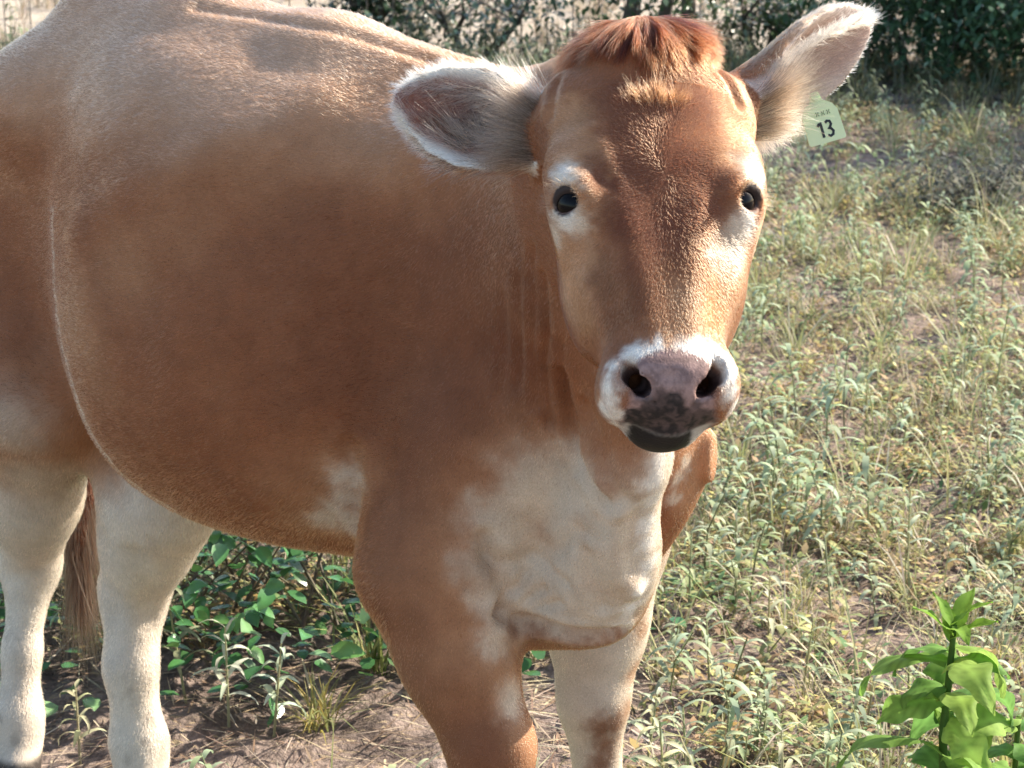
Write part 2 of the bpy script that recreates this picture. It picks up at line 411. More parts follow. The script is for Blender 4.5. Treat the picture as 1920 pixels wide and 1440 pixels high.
# ---------------------------------------------------------------- small numeric helpers
rng = np.random.default_rng(7)
def vnoise(P, f, seed=0):
    """smooth value noise in 0..1 for an (n,3) array"""
    q = np.asarray(P)*f; i = np.floor(q).astype(np.int64); t = q-i; t = t*t*(3-2*t)
    def hsh(a, b, c):
        h = (a*73856093) ^ (b*19349663) ^ (c*83492791) ^ (seed*2654435)
        h = (h ^ (h >> 13))*1274126177; h = h ^ (h >> 16)
        return (h & 65535)/65535.0
    r = 0
    for dx in (0, 1):
        for dy in (0, 1):
            for dz in (0, 1):
                w = np.where(dx, t[:, 0], 1-t[:, 0])*np.where(dy, t[:, 1], 1-t[:, 1])*np.where(dz, t[:, 2], 1-t[:, 2])
                r = r+w*hsh(i[:, 0]+dx, i[:, 1]+dy, i[:, 2]+dz)
    return r
def fbm_(P, f, s): return (vnoise(P, f, s)+.5*vnoise(P, f*2.1, s+1)+.25*vnoise(P, f*4.3, s+2))/1.75
def sstep(a, b, x):
    t = np.clip((x-a)/(b-a), 0, 1); return t*t*(3-2*t)
def frame_dir(dq, s):      # cow-frame direction to world at spine position s
    h = A0+(A1-A0)*np.clip(s/S_W, 0, 1)
    return np.stack([dq[:, 0]*np.sin(h)+dq[:, 1]*np.cos(h), -dq[:, 0]*np.cos(h)+dq[:, 1]*np.sin(h), dq[:, 2]], -1)
def ou(k, d):      # each weight times one direction, or its own direction
    return np.asarray(k)[:, None]*np.asarray(d)
def unit(v): return v/np.maximum(np.linalg.norm(v, axis=-1, keepdims=True), 1e-9)

def ear_coords(P, e):
    a, ev, bb, n, L = ear_frame(e); d = P-a; E = d@ev/L; B = d@bb; Nn = d@n
    tw = e['twist']*np.clip(E, 0, 1); ct, st = np.cos(tw), np.sin(tw); B, Nn = B*ct+Nn*st, Nn*ct-B*st
    W = ear_half(E, e); cup = e['cup']*np.clip(1.15-1.1*E, .12, 1.15); q = np.clip(np.abs(B)/W, 0, 1.3); h = -cup*W*(1-q*q)
    on = (E > -.04)*(E < 1.06)*(np.abs(B) < W+.008)*(np.abs(Nn-h)/np.sqrt(1+(2*cup*q)**2) < .013)
    return E, B, Nn-h, on
def ear_axes(f, e):
    """width and opening directions (cow frame) at position f along the ear"""
    a, ev, bb, n, L = ear_frame(e); tw = (e['twist']*np.clip(f, 0, 1))[:, None]
    return bb*np.cos(tw)-n*np.sin(tw), bb*np.sin(tw)+n*np.cos(tw)
# ---------------------------------------------------------------- the cow's skin
F = build_field()
V, Q = surface_nets(F); del F
earw = np.zeros(len(V))
for nm in ('right', 'left'):
    a, ev, bb, n, L = ear_frame(EARS[nm]); d = V-a
    e_, b_, n_, on = ear_coords(V, EARS[nm])
    earw = np.maximum(earw, sstep(.02, .15, e_)*on)
V = smooth(V, Q, 3); V = smooth(V, Q, 5, .5*earw)
from mathutils.bvhtree import BVHTree
bvh = BVHTree.FromPolygons(to_world(V).tolist(), Q.tolist())
def hit(u, v):
    """where the sight line through photo position (u,v) meets the cow, in world space"""
    o = np.array([0, 0, CAM_H]); d = ray_at(u, v, 1.0)-o
    p = bvh.ray_cast(Vector(o), Vector(d))[0]
    return np.array(p) if p is not None else None
def polydist(P, pts):
    best = np.full(len(P), 9.0)
    for a, b in zip(pts[:-1], pts[1:]):
        d = b-a; h = np.clip(((P-a)@d)/max(d.dot(d), 1e-9), 0, 1)
        best = np.minimum(best, np.linalg.norm(P-a-h[:, None]*d, axis=1))
    return best
# folds and hollows of the hide: (photo path, width, depth)  depth > 0 sinks, < 0 raises
FOLDS = [
 ([(1000, 470), (1003, 560), (1000, 660), (1006, 760)], .007, .0035), ([(972, 520), (976, 620), (972, 720)], .008, .0030),
 ([(1018, 520), (1024, 620), (1022, 700), (1028, 790)], .0075, .0060), ([(945, 560), (948, 660), (942, 740)], .009, .0022),
 ([(1050, 700), (1072, 780), (1082, 850), (1110, 915), (1135, 945)], .009, .0060), ([(1100, 760), (1135, 850), (1165, 935)], .010, .0040),
 ([(1048, 640), (1062, 760), (1075, 830)], .008, .003),
 ([(940, 1150), (985, 1168), (1040, 1182), (1110, 1190), (1150, 1186)], .011, .0085),
 ([(940, 1146), (950, 1110), (938, 1070), (915, 1040), (905, 1015)], .012, .0060),
 ([(945, 1148), (985, 1125), (1020, 1105)], .006, .0028), ([(948, 1150), (1000, 1140), (1050, 1130)], .006, .0024), ([(943, 1140), (968, 1105), (985, 1075)], .006, .0024),
 ([(915, 1050), (980, 1055), (1050, 1030), (1090, 1000)], .012, .0030), ([(1000, 1040), (1040, 1075), (1060, 1090)], .007, .0018),
 ([(1130, 1140), (1105, 1085), (1095, 1040)], .010, .0045), ([(1190, 1110), (1160, 1080), (1150, 1030), (1160, 960)], .012, -.0045),
 ([(655, 840), (664, 900), (660, 960), (668, 1000)], .012, .0060), ([(690, 850), (700, 930), (700, 1000)], .025, -.004),
 ([(630, 870), (615, 950), (610, 1010)], .045, .0070),
 ([(1105, 250), (1125, 300), (1150, 345)], .006, .0014), ([(1085, 250), (1105, 300), (1125, 340)], .006, .0012), ([(1125, 260), (1145, 310), (1165, 350)], .0055, -.0008),
 ([(1345, 130), (1375, 165), (1390, 195)], .006, .0050),
 ([(1045, 150), (1035, 185), (1030, 215)], .007, .0045),
 ([(1385, 300), (1365, 340), (1355, 380)], .009, .0006),
 ([(1105, 455), (1130, 540), (1165, 630)], .022, .0055), ([(1360, 465), (1350, 550), (1340, 625)], .020, .0045), ([(1070, 190), (1075, 240), (1085, 285)], .020, .0045), ([(1385, 190), (1385, 240), (1375, 285)], .020, .0040),
 ([(1036, 330), (1058, 322), (1085, 335), (1105, 365)], .009, -.0035), ([(1425, 325), (1405, 318), (1380, 330), (1365, 358)], .009, -.0030), ([(1160, 380), (1190, 480), (1210, 600)], .016, -.0025), ([(1310, 380), (1300, 480), (1295, 600)], .016, -.0025),
 ([(1175, 696), (1255, 706), (1330, 694)], .005, .0016),
 ([(372, 14), (480, 30), (573, 46), (688, 72), (762, 96), (805, 112)], .009, .0045), ([(1045, 700), (1060, 800), (1080, 880)], .008, .003),
 ([(120, 300), (160, 360), (200, 430)], .06, .007), ([(300, 640), (330, 780)], .03, -.003), ([(420, 620), (450, 780)], .03, -.003), ([(540, 600), (560, 780)], .03, -.003),
 ([(150, 420), (300, 330), (480, 240), (600, 190)], .045, -.011), ([(230, 560), (430, 420), (640, 330)], .06, .008),
 ([(700, 560), (720, 700), (705, 830)], .05, .005), ([(830, 480), (850, 640), (840, 800), (800, 950)], .06, -.006),
 ([(190, 990), (200, 1080), (215, 1150)], .016, .004), ([(255, 1040), (285, 1100), (280, 1160)], .016, .004), ([(60, 640), (75, 760), (40, 880)], .03, .004),
 ([(20, 1080), (60, 1070), (100, 1050)], .015, .003), ([(860, 1310), (905, 1360), (940, 1420)], .02, .004), ([(800, 1180), (850, 1280)], .03, -.004),
]
Wv = to_world(V); Nv = vnormals(Wv, Q); disp = np.zeros(len(V))
for path, wd, dep in FOLDS:
    pts = [hit(*p) for p in path]; pts = [p for p in pts if p is not None]
    if len(pts) < 2: continue
    d = polydist(Wv, pts); g = np.exp(-(d/wd)**2); rim = np.exp(-((d-2*wd)/(wd*.9))**2)*.25 if wd < .02 else 0
    disp -= dep*(g-rim)*((1.8 if path[0][1] > 800 and path[0][0] > 850 else 1.4) if wd < .0125 and path[0][1] > 440 else 1)
disp += (vnoise(Wv, 9, 3)-.5)*.006*(1-np.clip(earw, 0, 1))*sstep(1.30, 1.1, V[:, 0])+(vnoise(Wv, 30, 4)-.5)*.0012
Wv = Wv+Nv*disp[:, None]; Wv = smooth(Wv, Q, 1); Nv = vnormals(Wv, Q)

# ---------------------------------------------------------------- coat colours (hide albedo, plus some sunlight and shade painted in)
lin = lambda *c: np.array(c, float)
RED, TAN, DARK, CREAM, WHITE = lin(.265, .102, .046), lin(.400, .203, .104), lin(.110, .036, .018), lin(.62, .505, .385), lin(.82, .77, .69)
PINK, BLACK, HORN, FORE = lin(.35, .225, .20), lin(.016, .014, .014), lin(.05, .04, .035), lin(.115, .034, .014)
hu, hv, hw_ = head_local(V)
is_head = sstep(.03, .0, np.maximum(np.abs(hu)-.13, 0))*sstep(-.24, -.17, hw_)*((hv > -.08) & (hv < .5) & (V[:, 0] > 1.1))
col = np.tile(RED, (len(V), 1))
def paint(c, w):
    global col
    w = np.clip(w, 0, 1)[:, None]; col = col*(1-w)+c*w
def blob(c, spots, r, k=1.0, jag=.35, where=None):
    P = Wv+(np.stack([vnoise(Wv, 38, 11), vnoise(Wv, 38, 12), vnoise(Wv, 38, 13)], 1)-.5)*r*jag
    P = P+(np.stack([vnoise(Wv, 150, 14), vnoise(Wv, 150, 15), vnoise(Wv, 150, 16)], 1)-.5)*.014
    w = np.zeros(len(V))
    for s in spots:
        p = s if isinstance(s, np.ndarray) else hit(*s)
        if p is None: continue
        w = np.maximum(w, np.exp(-(np.linalg.norm(P-p, axis=1)/r)**3.0))
    if where is not None: w = w*where
    paint(c, w*k)
z = Wv[:, 2]
body = 1-is_head
mott = vnoise(Wv, 7, 21)*.6+vnoise(Wv, 19, 22)*.4
paint(TAN, body*sstep(.45, .85, mott)*.35); paint(DARK, body*sstep(.60, .30, mott)*.12)
paint(TAN*1.1, body*sstep(1.02, 1.20, z)*.85); paint(lin(.50, .315, .205), body*sstep(1.06, 1.22, z+.10*(mott-.5))*sstep(1.0, .8, V[:, 0])*.8)  # upper back painted paler for the glow of grazing sun
blob(DARK, [(820, 560), (850, 680), (800, 800), (790, 930), (760, 1010), (700, 700), (900, 480), (780, 1150), (800, 1280), (860, 1380)], .11, .34, .2, where=body); blob(DARK*1.1, [(985, 450), (990, 560), (985, 680), (1000, 780), (950, 640)], .050, .55, where=body)
blob(TAN*1.05, [(150, 600), (230, 500), (340, 410), (480, 310), (620, 230)], .07, .35, .2, where=body)
# under side, legs and brisket pale
blob(TAN*1.15, [(1010, 900), (940, 980), (900, 1060), (930, 1140), (1060, 1010), (1100, 900), (1000, 1060), (1150, 1000), (930, 1200)], .085, .65, .3, where=body)
blob(CREAM, [(1010, 930), (1060, 1010), (1000, 1060), (1050, 1110), (1120, 1080), (1140, 1000), (1190, 1120), (1200, 1040), (1215, 950), (1100, 930), (960, 1000), (1150, 1150), (1000, 1130), (1225, 1000), (1235, 900), (1215, 1100), (1060, 1070), (1160, 1060), (1180, 950), (1050, 930), (985, 1060), (1100, 1150), (1040, 1150)], .056, 1.0, .4, where=body)
blob(WHITE, [(1236, 862), (1226, 900), (1220, 940), (1216, 980), (1216, 1020), (1218, 1060), (1205, 1100), (1185, 1140), (1160, 1175)], .017, .9, .3, where=body)  # sunlit rim of the dewlap, painted white over the cream
blob(CREAM*.8, [(1000, 880), (930, 960), (905, 1060), (1060, 880)], .035, .6, .8, where=body)
blob(RED, [(1130, 840), (1150, 900), (1090, 800), (1180, 870)], .030, .55, .6, where=body)
blob(TAN*1.15, [(640, 900), (620, 960), (590, 990)], .05, .6, .3, where=body)
blob(CREAM*.95, [(650, 900), (648, 940), (652, 985), (628, 965), (610, 985)], .024, .85, .3)
paint(TAN, body*sstep(.72, .50, z)*sstep(.75, .60, V[:, 0])*.9)
paint(lin(.62, .53, .43), sstep(.62, .43, z)*sstep(.62, .5, V[:, 0])*(.88+.12*mott))
blob(lin(.64, .56, .46), [(290, 960), (220, 1000), (330, 990), (60, 1120), (260, 1080)], .07, .9)
blob(CREAM*.85, [(60, 900), (30, 980), (90, 960), (15, 800)], .06, .6)
leg_lf = (V[:, 0] > .98)*sstep(-.02, .03, V[:, 1])*sstep(.62, .50, z)
paint(CREAM, leg_lf*.95); blob(TAN*.8, [(1225, 1090), (1205, 1180), (1190, 1260), (1180, 1330)], .022, .8, where=leg_lf)
blob(RED*.75, [(1130, 1370), (1140, 1400), (1125, 1430), (1150, 1360)], .024, .9, jag=.6, where=leg_lf)
leg_rf = (V[:, 0] > .9)*sstep(-.08, -.12, V[:, 1])*sstep(.66, .60, z)
blob(CREAM*.9, [(812, 1400), (835, 1440), (822, 1425)], .020, .8, where=leg_rf); blob(TAN, [(985, 1380), (1000, 1420), (950, 1300)], .03, .7, where=leg_rf)
blob(CREAM, [(925, 1200), (930, 1150), (915, 1120), (960, 1310)], .025, .7, where=leg_rf)
blob(TAN*1.15, [(1300, 850), (1325, 860), (1290, 920), (1310, 890), (1330, 820)], .035, .9, where=body); blob(CREAM, [(1285, 870), (1262, 935), (1270, 900)], .012, .9, where=body)  # far side of the neck: sunlit tone and fold streaks painted in
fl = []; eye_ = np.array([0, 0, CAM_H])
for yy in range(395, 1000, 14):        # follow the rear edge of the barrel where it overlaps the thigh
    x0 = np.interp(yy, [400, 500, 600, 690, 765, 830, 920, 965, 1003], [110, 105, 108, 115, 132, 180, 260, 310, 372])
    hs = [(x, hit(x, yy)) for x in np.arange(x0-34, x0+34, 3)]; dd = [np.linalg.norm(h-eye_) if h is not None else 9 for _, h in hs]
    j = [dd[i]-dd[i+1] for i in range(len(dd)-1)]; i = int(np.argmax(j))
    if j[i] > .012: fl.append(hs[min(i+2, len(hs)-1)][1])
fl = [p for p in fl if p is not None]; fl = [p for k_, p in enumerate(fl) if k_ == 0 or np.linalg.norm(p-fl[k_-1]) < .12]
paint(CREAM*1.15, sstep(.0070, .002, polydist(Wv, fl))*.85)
blob(RED*.8, [(1000, 1196), (1050, 1207), (1100, 1212), (1140, 1208), (965, 1178)], .018, .75, .4, where=body)
# tail
tp = [to_world(p) for p in JOINTS['tail']]
dt = polydist(Wv, tp[1:]); paint(DARK*.8, sstep(.050, .034, dt)*sstep(1.05, .9, z))
paint(lin(.16, .115, .085), sstep(.62, .78, vnoise(Wv, 34, 44)*.6+vnoise(Wv, 90, 45)*.4)*sstep(.50, .15, z)*.35)
# hooves
hoofw = np.zeros(len(V))
for p in ('rh', 'lh', 'rf', 'lf'):
    q = to_world(JOINTS[p+'_hoof']); hoofw = np.maximum(hoofw, (np.linalg.norm(Wv[:, :2]-q[:2], axis=1) < .09)*sstep(.058, .045, z))
paint(HORN, hoofw)
# face
paint(RED*.95, is_head)
hb = lambda c, sp, r, k=1.0, jag=.35: blob(c, sp, r, k, jag, where=is_head)
hb(TAN*.95, [(1065, 230), (1075, 290), (1380, 230), (1390, 290), (1100, 520), (1075, 480), (1380, 500), (1360, 440), (1090, 400), (1370, 560), (1080, 570)], .032, .9)
hb(DARK*1.25, [(1230, 170), (1180, 190), (1290, 190), (1230, 240), (1235, 300), (1245, 350), (1200, 300), (1270, 300), (1250, 410), (1180, 360), (1290, 380), (1220, 200), (1260, 220), (1190, 250), (1300, 320), (1160, 330), (1200, 400), (1240, 440)], .036, .85, .6)
hb(DARK*1.3, [(1170, 420), (1190, 440), (1215, 480), (1245, 470), (1270, 430), (1320, 400)], .028, .75, .6)
hb(RED*.95, [(1250, 520), (1240, 580)], .03, .6); hb(RED*.62, [(1130, 545), (1120, 520), (1170, 580), (1145, 590), (1200, 560)], .021, .85, .6)
hb(TAN*1.05, [(1300, 600), (1290, 560), (1330, 610), (1260, 625)], .025, .8); hb(lin(.46, .20, .07), [(1350, 560), (1365, 530), (1345, 590)], .018, .7, .6)  # orange blob: warm sunlight painted onto the sunward lower cheek
hb(TAN*1.15, [(1050, 200), (1060, 250), (1060, 300), (1050, 480), (1065, 540), (1085, 500), (1400, 210), (1400, 260), (1395, 500), (1385, 530)], .024, .8, .5)
hb(CREAM*1.05, [(1058, 325), (1062, 335), (1048, 415), (1075, 420), (1040, 440), (1410, 310), (1412, 330), (1400, 420), (1395, 440), (1385, 470)], .018, .85, .5)
hb(WHITE, [(1055, 330), (1055, 412), (1412, 325), (1405, 415)], .013, .65, .5)
hb(TAN, [(1135, 290), (1150, 320), (1120, 265)], .008, .5)
hb(CREAM*.9, [(1370, 490), (1355, 470), (1375, 450)], .018, .6)
hb(WHITE, [(1150, 690), (1140, 730), (1135, 770), (1150, 800), (1185, 662), (1230, 655), (1290, 652), (1340, 660), (1365, 700), (1370, 740), (1375, 775), (1142, 755), (1380, 755), (1160, 780), (1165, 800), (1185, 815), (1345, 812), (1358, 670), (1200, 660), (1310, 652)], .0125, 1.0, .3)
# bare, damp nose
wob = (vnoise(Wv, 60, 35)-.5)*.010
nr = np.sqrt((hu/(1.42-.9*np.clip(hv-.405, 0, .03)/.03*.35))**2+((hv-.411)/.98)**2)+wob
nose = sstep(.0335, .030, nr)*sstep(-.075, -.055, hw_)*is_head
nose = np.maximum(nose, sstep(.050, .042, np.abs(hu)+wob)*sstep(.414, .424, hv)*sstep(-.092, -.070, hw_)*is_head)
spk = vnoise(Wv, 160, 31)*.5+vnoise(Wv, 420, 32)*.5
pig = sstep(.411, .425, hv+.034*(fbm_(Wv, 50, 33)-.5)*2-np.maximum(np.abs(hu)-.012, 0)*.22)
paint(PINK, nose); paint(lin(.13, .075, .07), nose*sstep(.50, .66, spk+.25*(vnoise(Wv, 28, 36)-.5))*.55)
paint(lin(.10, .06, .055), nose*np.exp(-((hv-.393+.10*hu*hu)/.0035)**2)*sstep(.034, .022, np.abs(hu))*.6)
paint(BLACK*1.3, nose*np.clip(pig, 0, 1)*(.78+.22*sstep(.35, .6, spk)))
chin = sstep(.050, .040, np.abs(hu))*sstep(.427, .433, hv-.2*(hw_+.07)+.006*(vnoise(Wv, 90, 39)-.5))*is_head*sstep(-.135, -.120, hw_)*sstep(-.056, -.062, hw_)
paint(WHITE*.6, chin*.9); chk = sstep(.036, .030, np.abs(hu+.006)+.012*(fbm_(Wv, 60, 34)-.5)); paint(BLACK, chin*chk)
chin = chin*chk
for sd in (-1, 1):
    c = head_pt(sd*.036, .405, -.030); dn = np.linalg.norm(V-c, axis=1); paint(lin(.035, .018, .016), sstep(.024, .012, dn)*sstep(-.010, -.018, hw_)*is_head)  # nostril hollows: the shade inside is put into the colour
bare = np.clip(np.maximum(nose, chin), 0, 1)
# lids
for sd in (-1, 1):
    Ec, n_ = EYEC[sd]; dv = V-Ec; dE = np.linalg.norm(dv, axis=1); near_ = (dE < .04)*(dv@n_ > .008); lat = np.sqrt(np.maximum(dE**2-(dv@n_)**2, 0))
    paint(lin(.035, .024, .022), near_*sstep(.0163, .0150, lat)); paint(lin(.30, .17, .14), near_*sstep(.0150, .0140, lat)*(dv@cV > .004)*.6); bare = np.maximum(bare, near_*sstep(.0185, .0165, lat))
# ears
ear_in = np.zeros(len(V)); earE = np.zeros(len(V)); earflow = np.zeros((len(V), 3))
for nm in ('right', 'left'):
    a, ev, bb, n, L = ear_frame(EARS[nm])
    e_, b_, n_, on = ear_coords(V, EARS[nm]); m = on*(earw > 0)
    B1, N1 = ear_axes(e_, EARS[nm]); nc = np.sum(Nv*frame_dir(N1, V[:, 0]), 1)
    inn = m*np.maximum(sstep(-.002, .002, n_)*.0, sstep(-.05, .25, nc)); ear_in = np.maximum(ear_in, inn*sstep(.05, .15, e_))
    q = np.clip(np.abs(b_)/np.maximum(ear_half(np.clip(e_, 0, 1), EARS[nm]), .01), 0, 1.2)
    paint(TAN*.85, m*earw); paint(CREAM*1.0, m*earw*np.maximum(sstep(.80, .98, q)*.7*sstep(.25, .6, e_), sstep(.80, .95, e_)*.7))
    paint(lin(.24, .105, .075), inn); paint(WHITE*.9, inn*sstep(.55, .9, q)); paint(lin(.06, .03, .026), inn*sstep(.50, .1, q)*sstep(.75, .25, np.abs(e_-.34)*2)*(.92 if nm == 'right' else .15)); paint(lin(.52, .38, .32), inn*(nm == 'left')*.8)
    earE = np.where(m > 0, e_, earE)
    f = ev[None, :]*.9+B1*np.sign(b_)[:, None]*q[:, None]*.9
    earflow = np.where((m > 0)[:, None], f, earflow)
col *= (.90+.20*vnoise(Wv, 55, 41)[:, None]); col = np.clip(col, .004, .9)

cow = bpy.data.objects.new('cow', None)
def link(o, parent=None):
    bpy.context.scene.collection.objects.link(o)
    if parent is not None: o.parent = parent
    return o
link(cow); cow['label'] = 'tan red cow with a white muzzle and green ear tag standing in weeds'; cow['category'] = 'cow'
COW0 = Vector((-.35, 3.0, 0)); cow.location = COW0
def mesh_from(name, P, faces, mats, parent=None, smooth=True, tri=None):
    me = bpy.data.meshes.new(name)
    P = np.asarray(P, np.float32); faces = np.asarray(faces, np.int32)
    k = faces.shape[1]
    me.vertices.add(len(P)); me.vertices.foreach_set('co', P.ravel())
    me.loops.add(faces.size); me.loops.foreach_set('vertex_index', faces.ravel())
    me.polygons.add(len(faces)); me.polygons.foreach_set('loop_start', np.arange(0, faces.size, k, dtype=np.int32))
    me.polygons.foreach_set('use_smooth', np.full(len(faces), smooth))
    me.update(calc_edges=True)
    for m in (mats if isinstance(mats, (list, tuple)) else [mats]): me.materials.append(m)
    return me
def set_col(me, name, C, dom='POINT'):
    at = me.attributes.new(name, 'FLOAT_COLOR', dom)
    C = np.asarray(C, np.float32)
    if C.shape[1] == 3: C = np.concatenate([C, np.ones((len(C), 1), np.float32)], 1)
    at.data.foreach_set('color', np.ascontiguousarray(C, np.float32).ravel())
off = np.array(COW0)
hide = mesh_from('body', Wv-off, Q, MAT['hide'])
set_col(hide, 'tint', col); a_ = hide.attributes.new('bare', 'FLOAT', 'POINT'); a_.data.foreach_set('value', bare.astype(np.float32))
link(bpy.data.objects.new('body', hide), cow)

# ---------------------------------------------------------------- fur
flow = np.zeros((len(V), 3)); flow[:] = (-1, 0, -.30)
low = sstep(.75, .5, z)[:, None]; flow = flow*(1-low)+np.array([-.15, 0, -1])*low
front = sstep(.95, 1.12, V[:, 0])[:, None]; flow = flow*(1-front)+np.array([-.25, 0, -1.0])*front
hd = np.stack([hu*2.2, hv-.185], 1)
hd[:, 0] += .01*np.sin(hv*90); nrm = np.maximum(np.linalg.norm(hd, axis=1), .01)[:, None]
up = sstep(.085, .06, hv)[:, None]
hd2 = hd/nrm*(1-up)+np.stack([hu*1.6, np.full(len(hu), .10)], 1)/np.maximum(np.linalg.norm(np.stack([hu*1.6, np.full(len(hu), .10)], 1), axis=1), .01)[:, None]*up
hflow = hd2[:, :1]*cU+hd2[:, 1:2]*cV
flow = np.where((is_head > .5)[:, None], hflow, flow)
ef = (earw > .3) & (np.linalg.norm(earflow, axis=1) > 0)
flow = np.where(ef[:, None], earflow, flow)
sw = vnoise(V, 14, 51)-.5; flow[:, 2] += sw*.7*(is_head < .5); flow[:, 0] += (vnoise(V, 14, 52)-.5)*.5*(is_head < .5)
fw = frame_dir(flow, V[:, 0])
fw = unit(fw-Nv*np.sum(fw*Nv, 1, keepdims=True))

def hair_obj(name, P, rad, C, mat, parent, label=None):
    """P: (n,k,3) world points, rad: (n,k), C: (n,3)"""
    n, k = P.shape[:2]
    hc = bpy.data.hair_curves.new(name); hc.add_curves([k]*n)
    hc.points.foreach_set('position', np.ascontiguousarray(P-off, np.float32).ravel())
    ra = hc.attributes.get('radius') or hc.attributes.new('radius', 'FLOAT', 'POINT')
    ra.data.foreach_set('value', np.ascontiguousarray(rad, np.float32).ravel())
    set_col(hc, 'tint', C, 'CURVE')
    hc.materials.append(mat)
    o = link(bpy.data.objects.new(name, hc), parent)
    if label: o['label'] = label
    return o
tri = np.concatenate([Q[:, [0, 1, 2]], Q[:, [0, 2, 3]]])
ta = np.linalg.norm(np.cross(Wv[tri[:, 1]]-Wv[tri[:, 0]], Wv[tri[:, 2]]-Wv[tri[:, 0]]), axis=1)/2
vis = np.sum(Nv*unit(np.array([0, 0, CAM_H])-Wv), 1)
dens = (1+3.0*is_head+1.6*(earw > .2))*np.where(vis < -.35, .35, 1)*(1-bare)*(1-hoofw)*np.where(z < .12, .3, 1)
dens *= (1-.45*ear_in)*(1-.85*ear_in*sstep(.7, .4, np.abs(earE-.36)*2))
tw = ta*dens[tri].mean(1); tw = tw/tw.sum()
def sample(n, w):
    t = rng.choice(len(tri), n, p=w); r = rng.random((n, 2)); f = r.sum(1) > 1; r[f] = 1-r[f]
    b = np.stack([1-r.sum(1), r[:, 0], r[:, 1]], 1)
    g = lambda A: np.einsum('nk,nk...->n...', b, A[tri[t]])
    return g
NF = 600000
g = sample(NF, tw)
P0, N0, f0, c0 = g(Wv), unit(g(Nv)), unit(g(fw)), g(col)
hh, ew, zz, ss = g(is_head), g(earw), g(z), g(V[:, 0])
ln = .0080*(1-.38*hh)*(1+.3*ew); ln *= np.where(zz < .45, .8, 1)*np.where((ss > 1.0) & (hh < .5), np.where(zz < .78, .5, .7), 1)*(.65+.7*rng.random(NF))
jit = rng.normal(size=(NF, 3)); clump = np.stack([vnoise(P0, 130, 61+i) for i in range(3)], 1)-.5
hs_ = (1-.55*hh)[:, None]; d1 = unit(f0+N0*(.23-.18*hh)[:, None]+jit*.12*hs_+clump*(.22-.17*hh)[:, None]); d2 = unit(f0+N0*.05+jit*.15*hs_+clump*(.30-.24*hh)[:, None])
P = np.stack([P0-N0*.0008, P0+d1*ln[:, None]*.5, P0+d1*ln[:, None]*.5+d2*ln[:, None]*.5], 1)
rad = np.stack([np.full(NF, .00026), np.full(NF, .00021), np.full(NF, .00004)], 1)*(.8+.5*rng.random((NF, 1)))
q0 = g(V); fa_, fb_ = q0[:, 0]+.3*q0[:, 2], q0[:, 2]-.3*q0[:, 0]
strk = fbm_(np.stack([fa_*9, fb_*55, q0[:, 1]*12], 1), 1.0, 72)-.5
cj = (1+rng.normal(size=(NF, 1))*.20)*(1+(vnoise(P0, 90, 71)-.5)[:, None]*(.35-.15*hh[:, None]))*(1+strk[:, None]*.75*(1-hh[:, None]))
tipc = np.clip(c0*cj, .004, .92)
hair_obj('coat', P, rad, tipc, MAT['fur'], cow)

def strands(roots, dirs, lens, norm, droop, curl, k=6, r0=.00035, spread=.2):
    n = len(roots); P = np.zeros((n, k, 3)); P[:, 0] = roots
    d = unit(dirs+rng.normal(size=(n, 3))*spread); cu = rng.normal(size=(n, 3))*curl
    for i in range(1, k):
        d = unit(d+droop*1.0/(k-1)+cu/(k-1)); P[:, i] = P[:, i-1]+d*(lens/(k-1))[:, None]
    rad = np.linspace(1, .12, k)[None, :]*r0*(.7+.6*rng.random((n, 1)))
    return P, rad
def pick(mask, n):
    w = ta*mask[tri].mean(1); return sample(n, w/w.sum())
hW = lambda u, v, w: to_world(head_pt(u, v, w))-to_world(head_pt(0, 0, 0))
dU, dV, dW = hW(1, 0, 0), hW(0, 1, 0), hW(0, 0, 1)
# forelock: a red-brown mop falling from the poll
m = is_head*sstep(.062, .022, hv+.55*np.abs(hu+.004)-.018*sstep(.035, .0, np.abs(hu))+.04*(vnoise(Wv, 60, 83)-.5))*sstep(-.11, -.08, hw_)*sstep(.070, .048, np.abs(hu))
n = int(21000); g = pick(m, n); p0, n0 = g(Wv), unit(g(Nv)); uu, vv_ = g(hu)+.010, g(hv)
ang = np.arctan2(uu, np.maximum(vv_+.045, .012)); rr_ = np.hypot(uu, vv_+.045)
ckey = np.floor(ang/.10)+57*np.floor(rr_/.022); crand = lambda i: (np.sin(ckey*12.9898+i*78.233)*43758.5453) % 1
fa = ang+(crand(2)-.5)*.35
d0 = n0*((.16+.50*crand(3)*(rr_ > .015))*(.25+.75*sstep(.045, .0, vv_+.3*np.abs(uu))))[:, None]+ou(np.sin(fa)*.9, dU)+ou(np.cos(fa), dV)
ca = (np.floor(ang/.10)+.5)*.10-ang
P, rad = strands(p0, d0, (.014+.036*crand(4)+.016*rng.random(n))*(.45+.55*sstep(.045, -.01, vv_+.3*np.abs(uu))), n0, ou(ca*4, dU)-n0*.38+dV*.15+ou((crand(5)-.5)*.35, dU), .16, 8, .00036, .07)
c = FORE*.95*(.55+.7*rng.random((n, 1))**1.3)*(1+1.5*(crand(6)-.42)[:, None])+ou(rng.random(n) < .06, lin(.16, .09, .05))
kb = (sstep(.010, .050, vv_+.4*np.abs(uu))*.75)[:, None]; c = c*(1-kb)+g(col)*(.6+.5*rng.random((n, 1)))*kb
hair_obj('forelock', P, rad, np.clip(c, .01, .8), MAT['fur'], cow, 'reddish mop of hair on the poll')
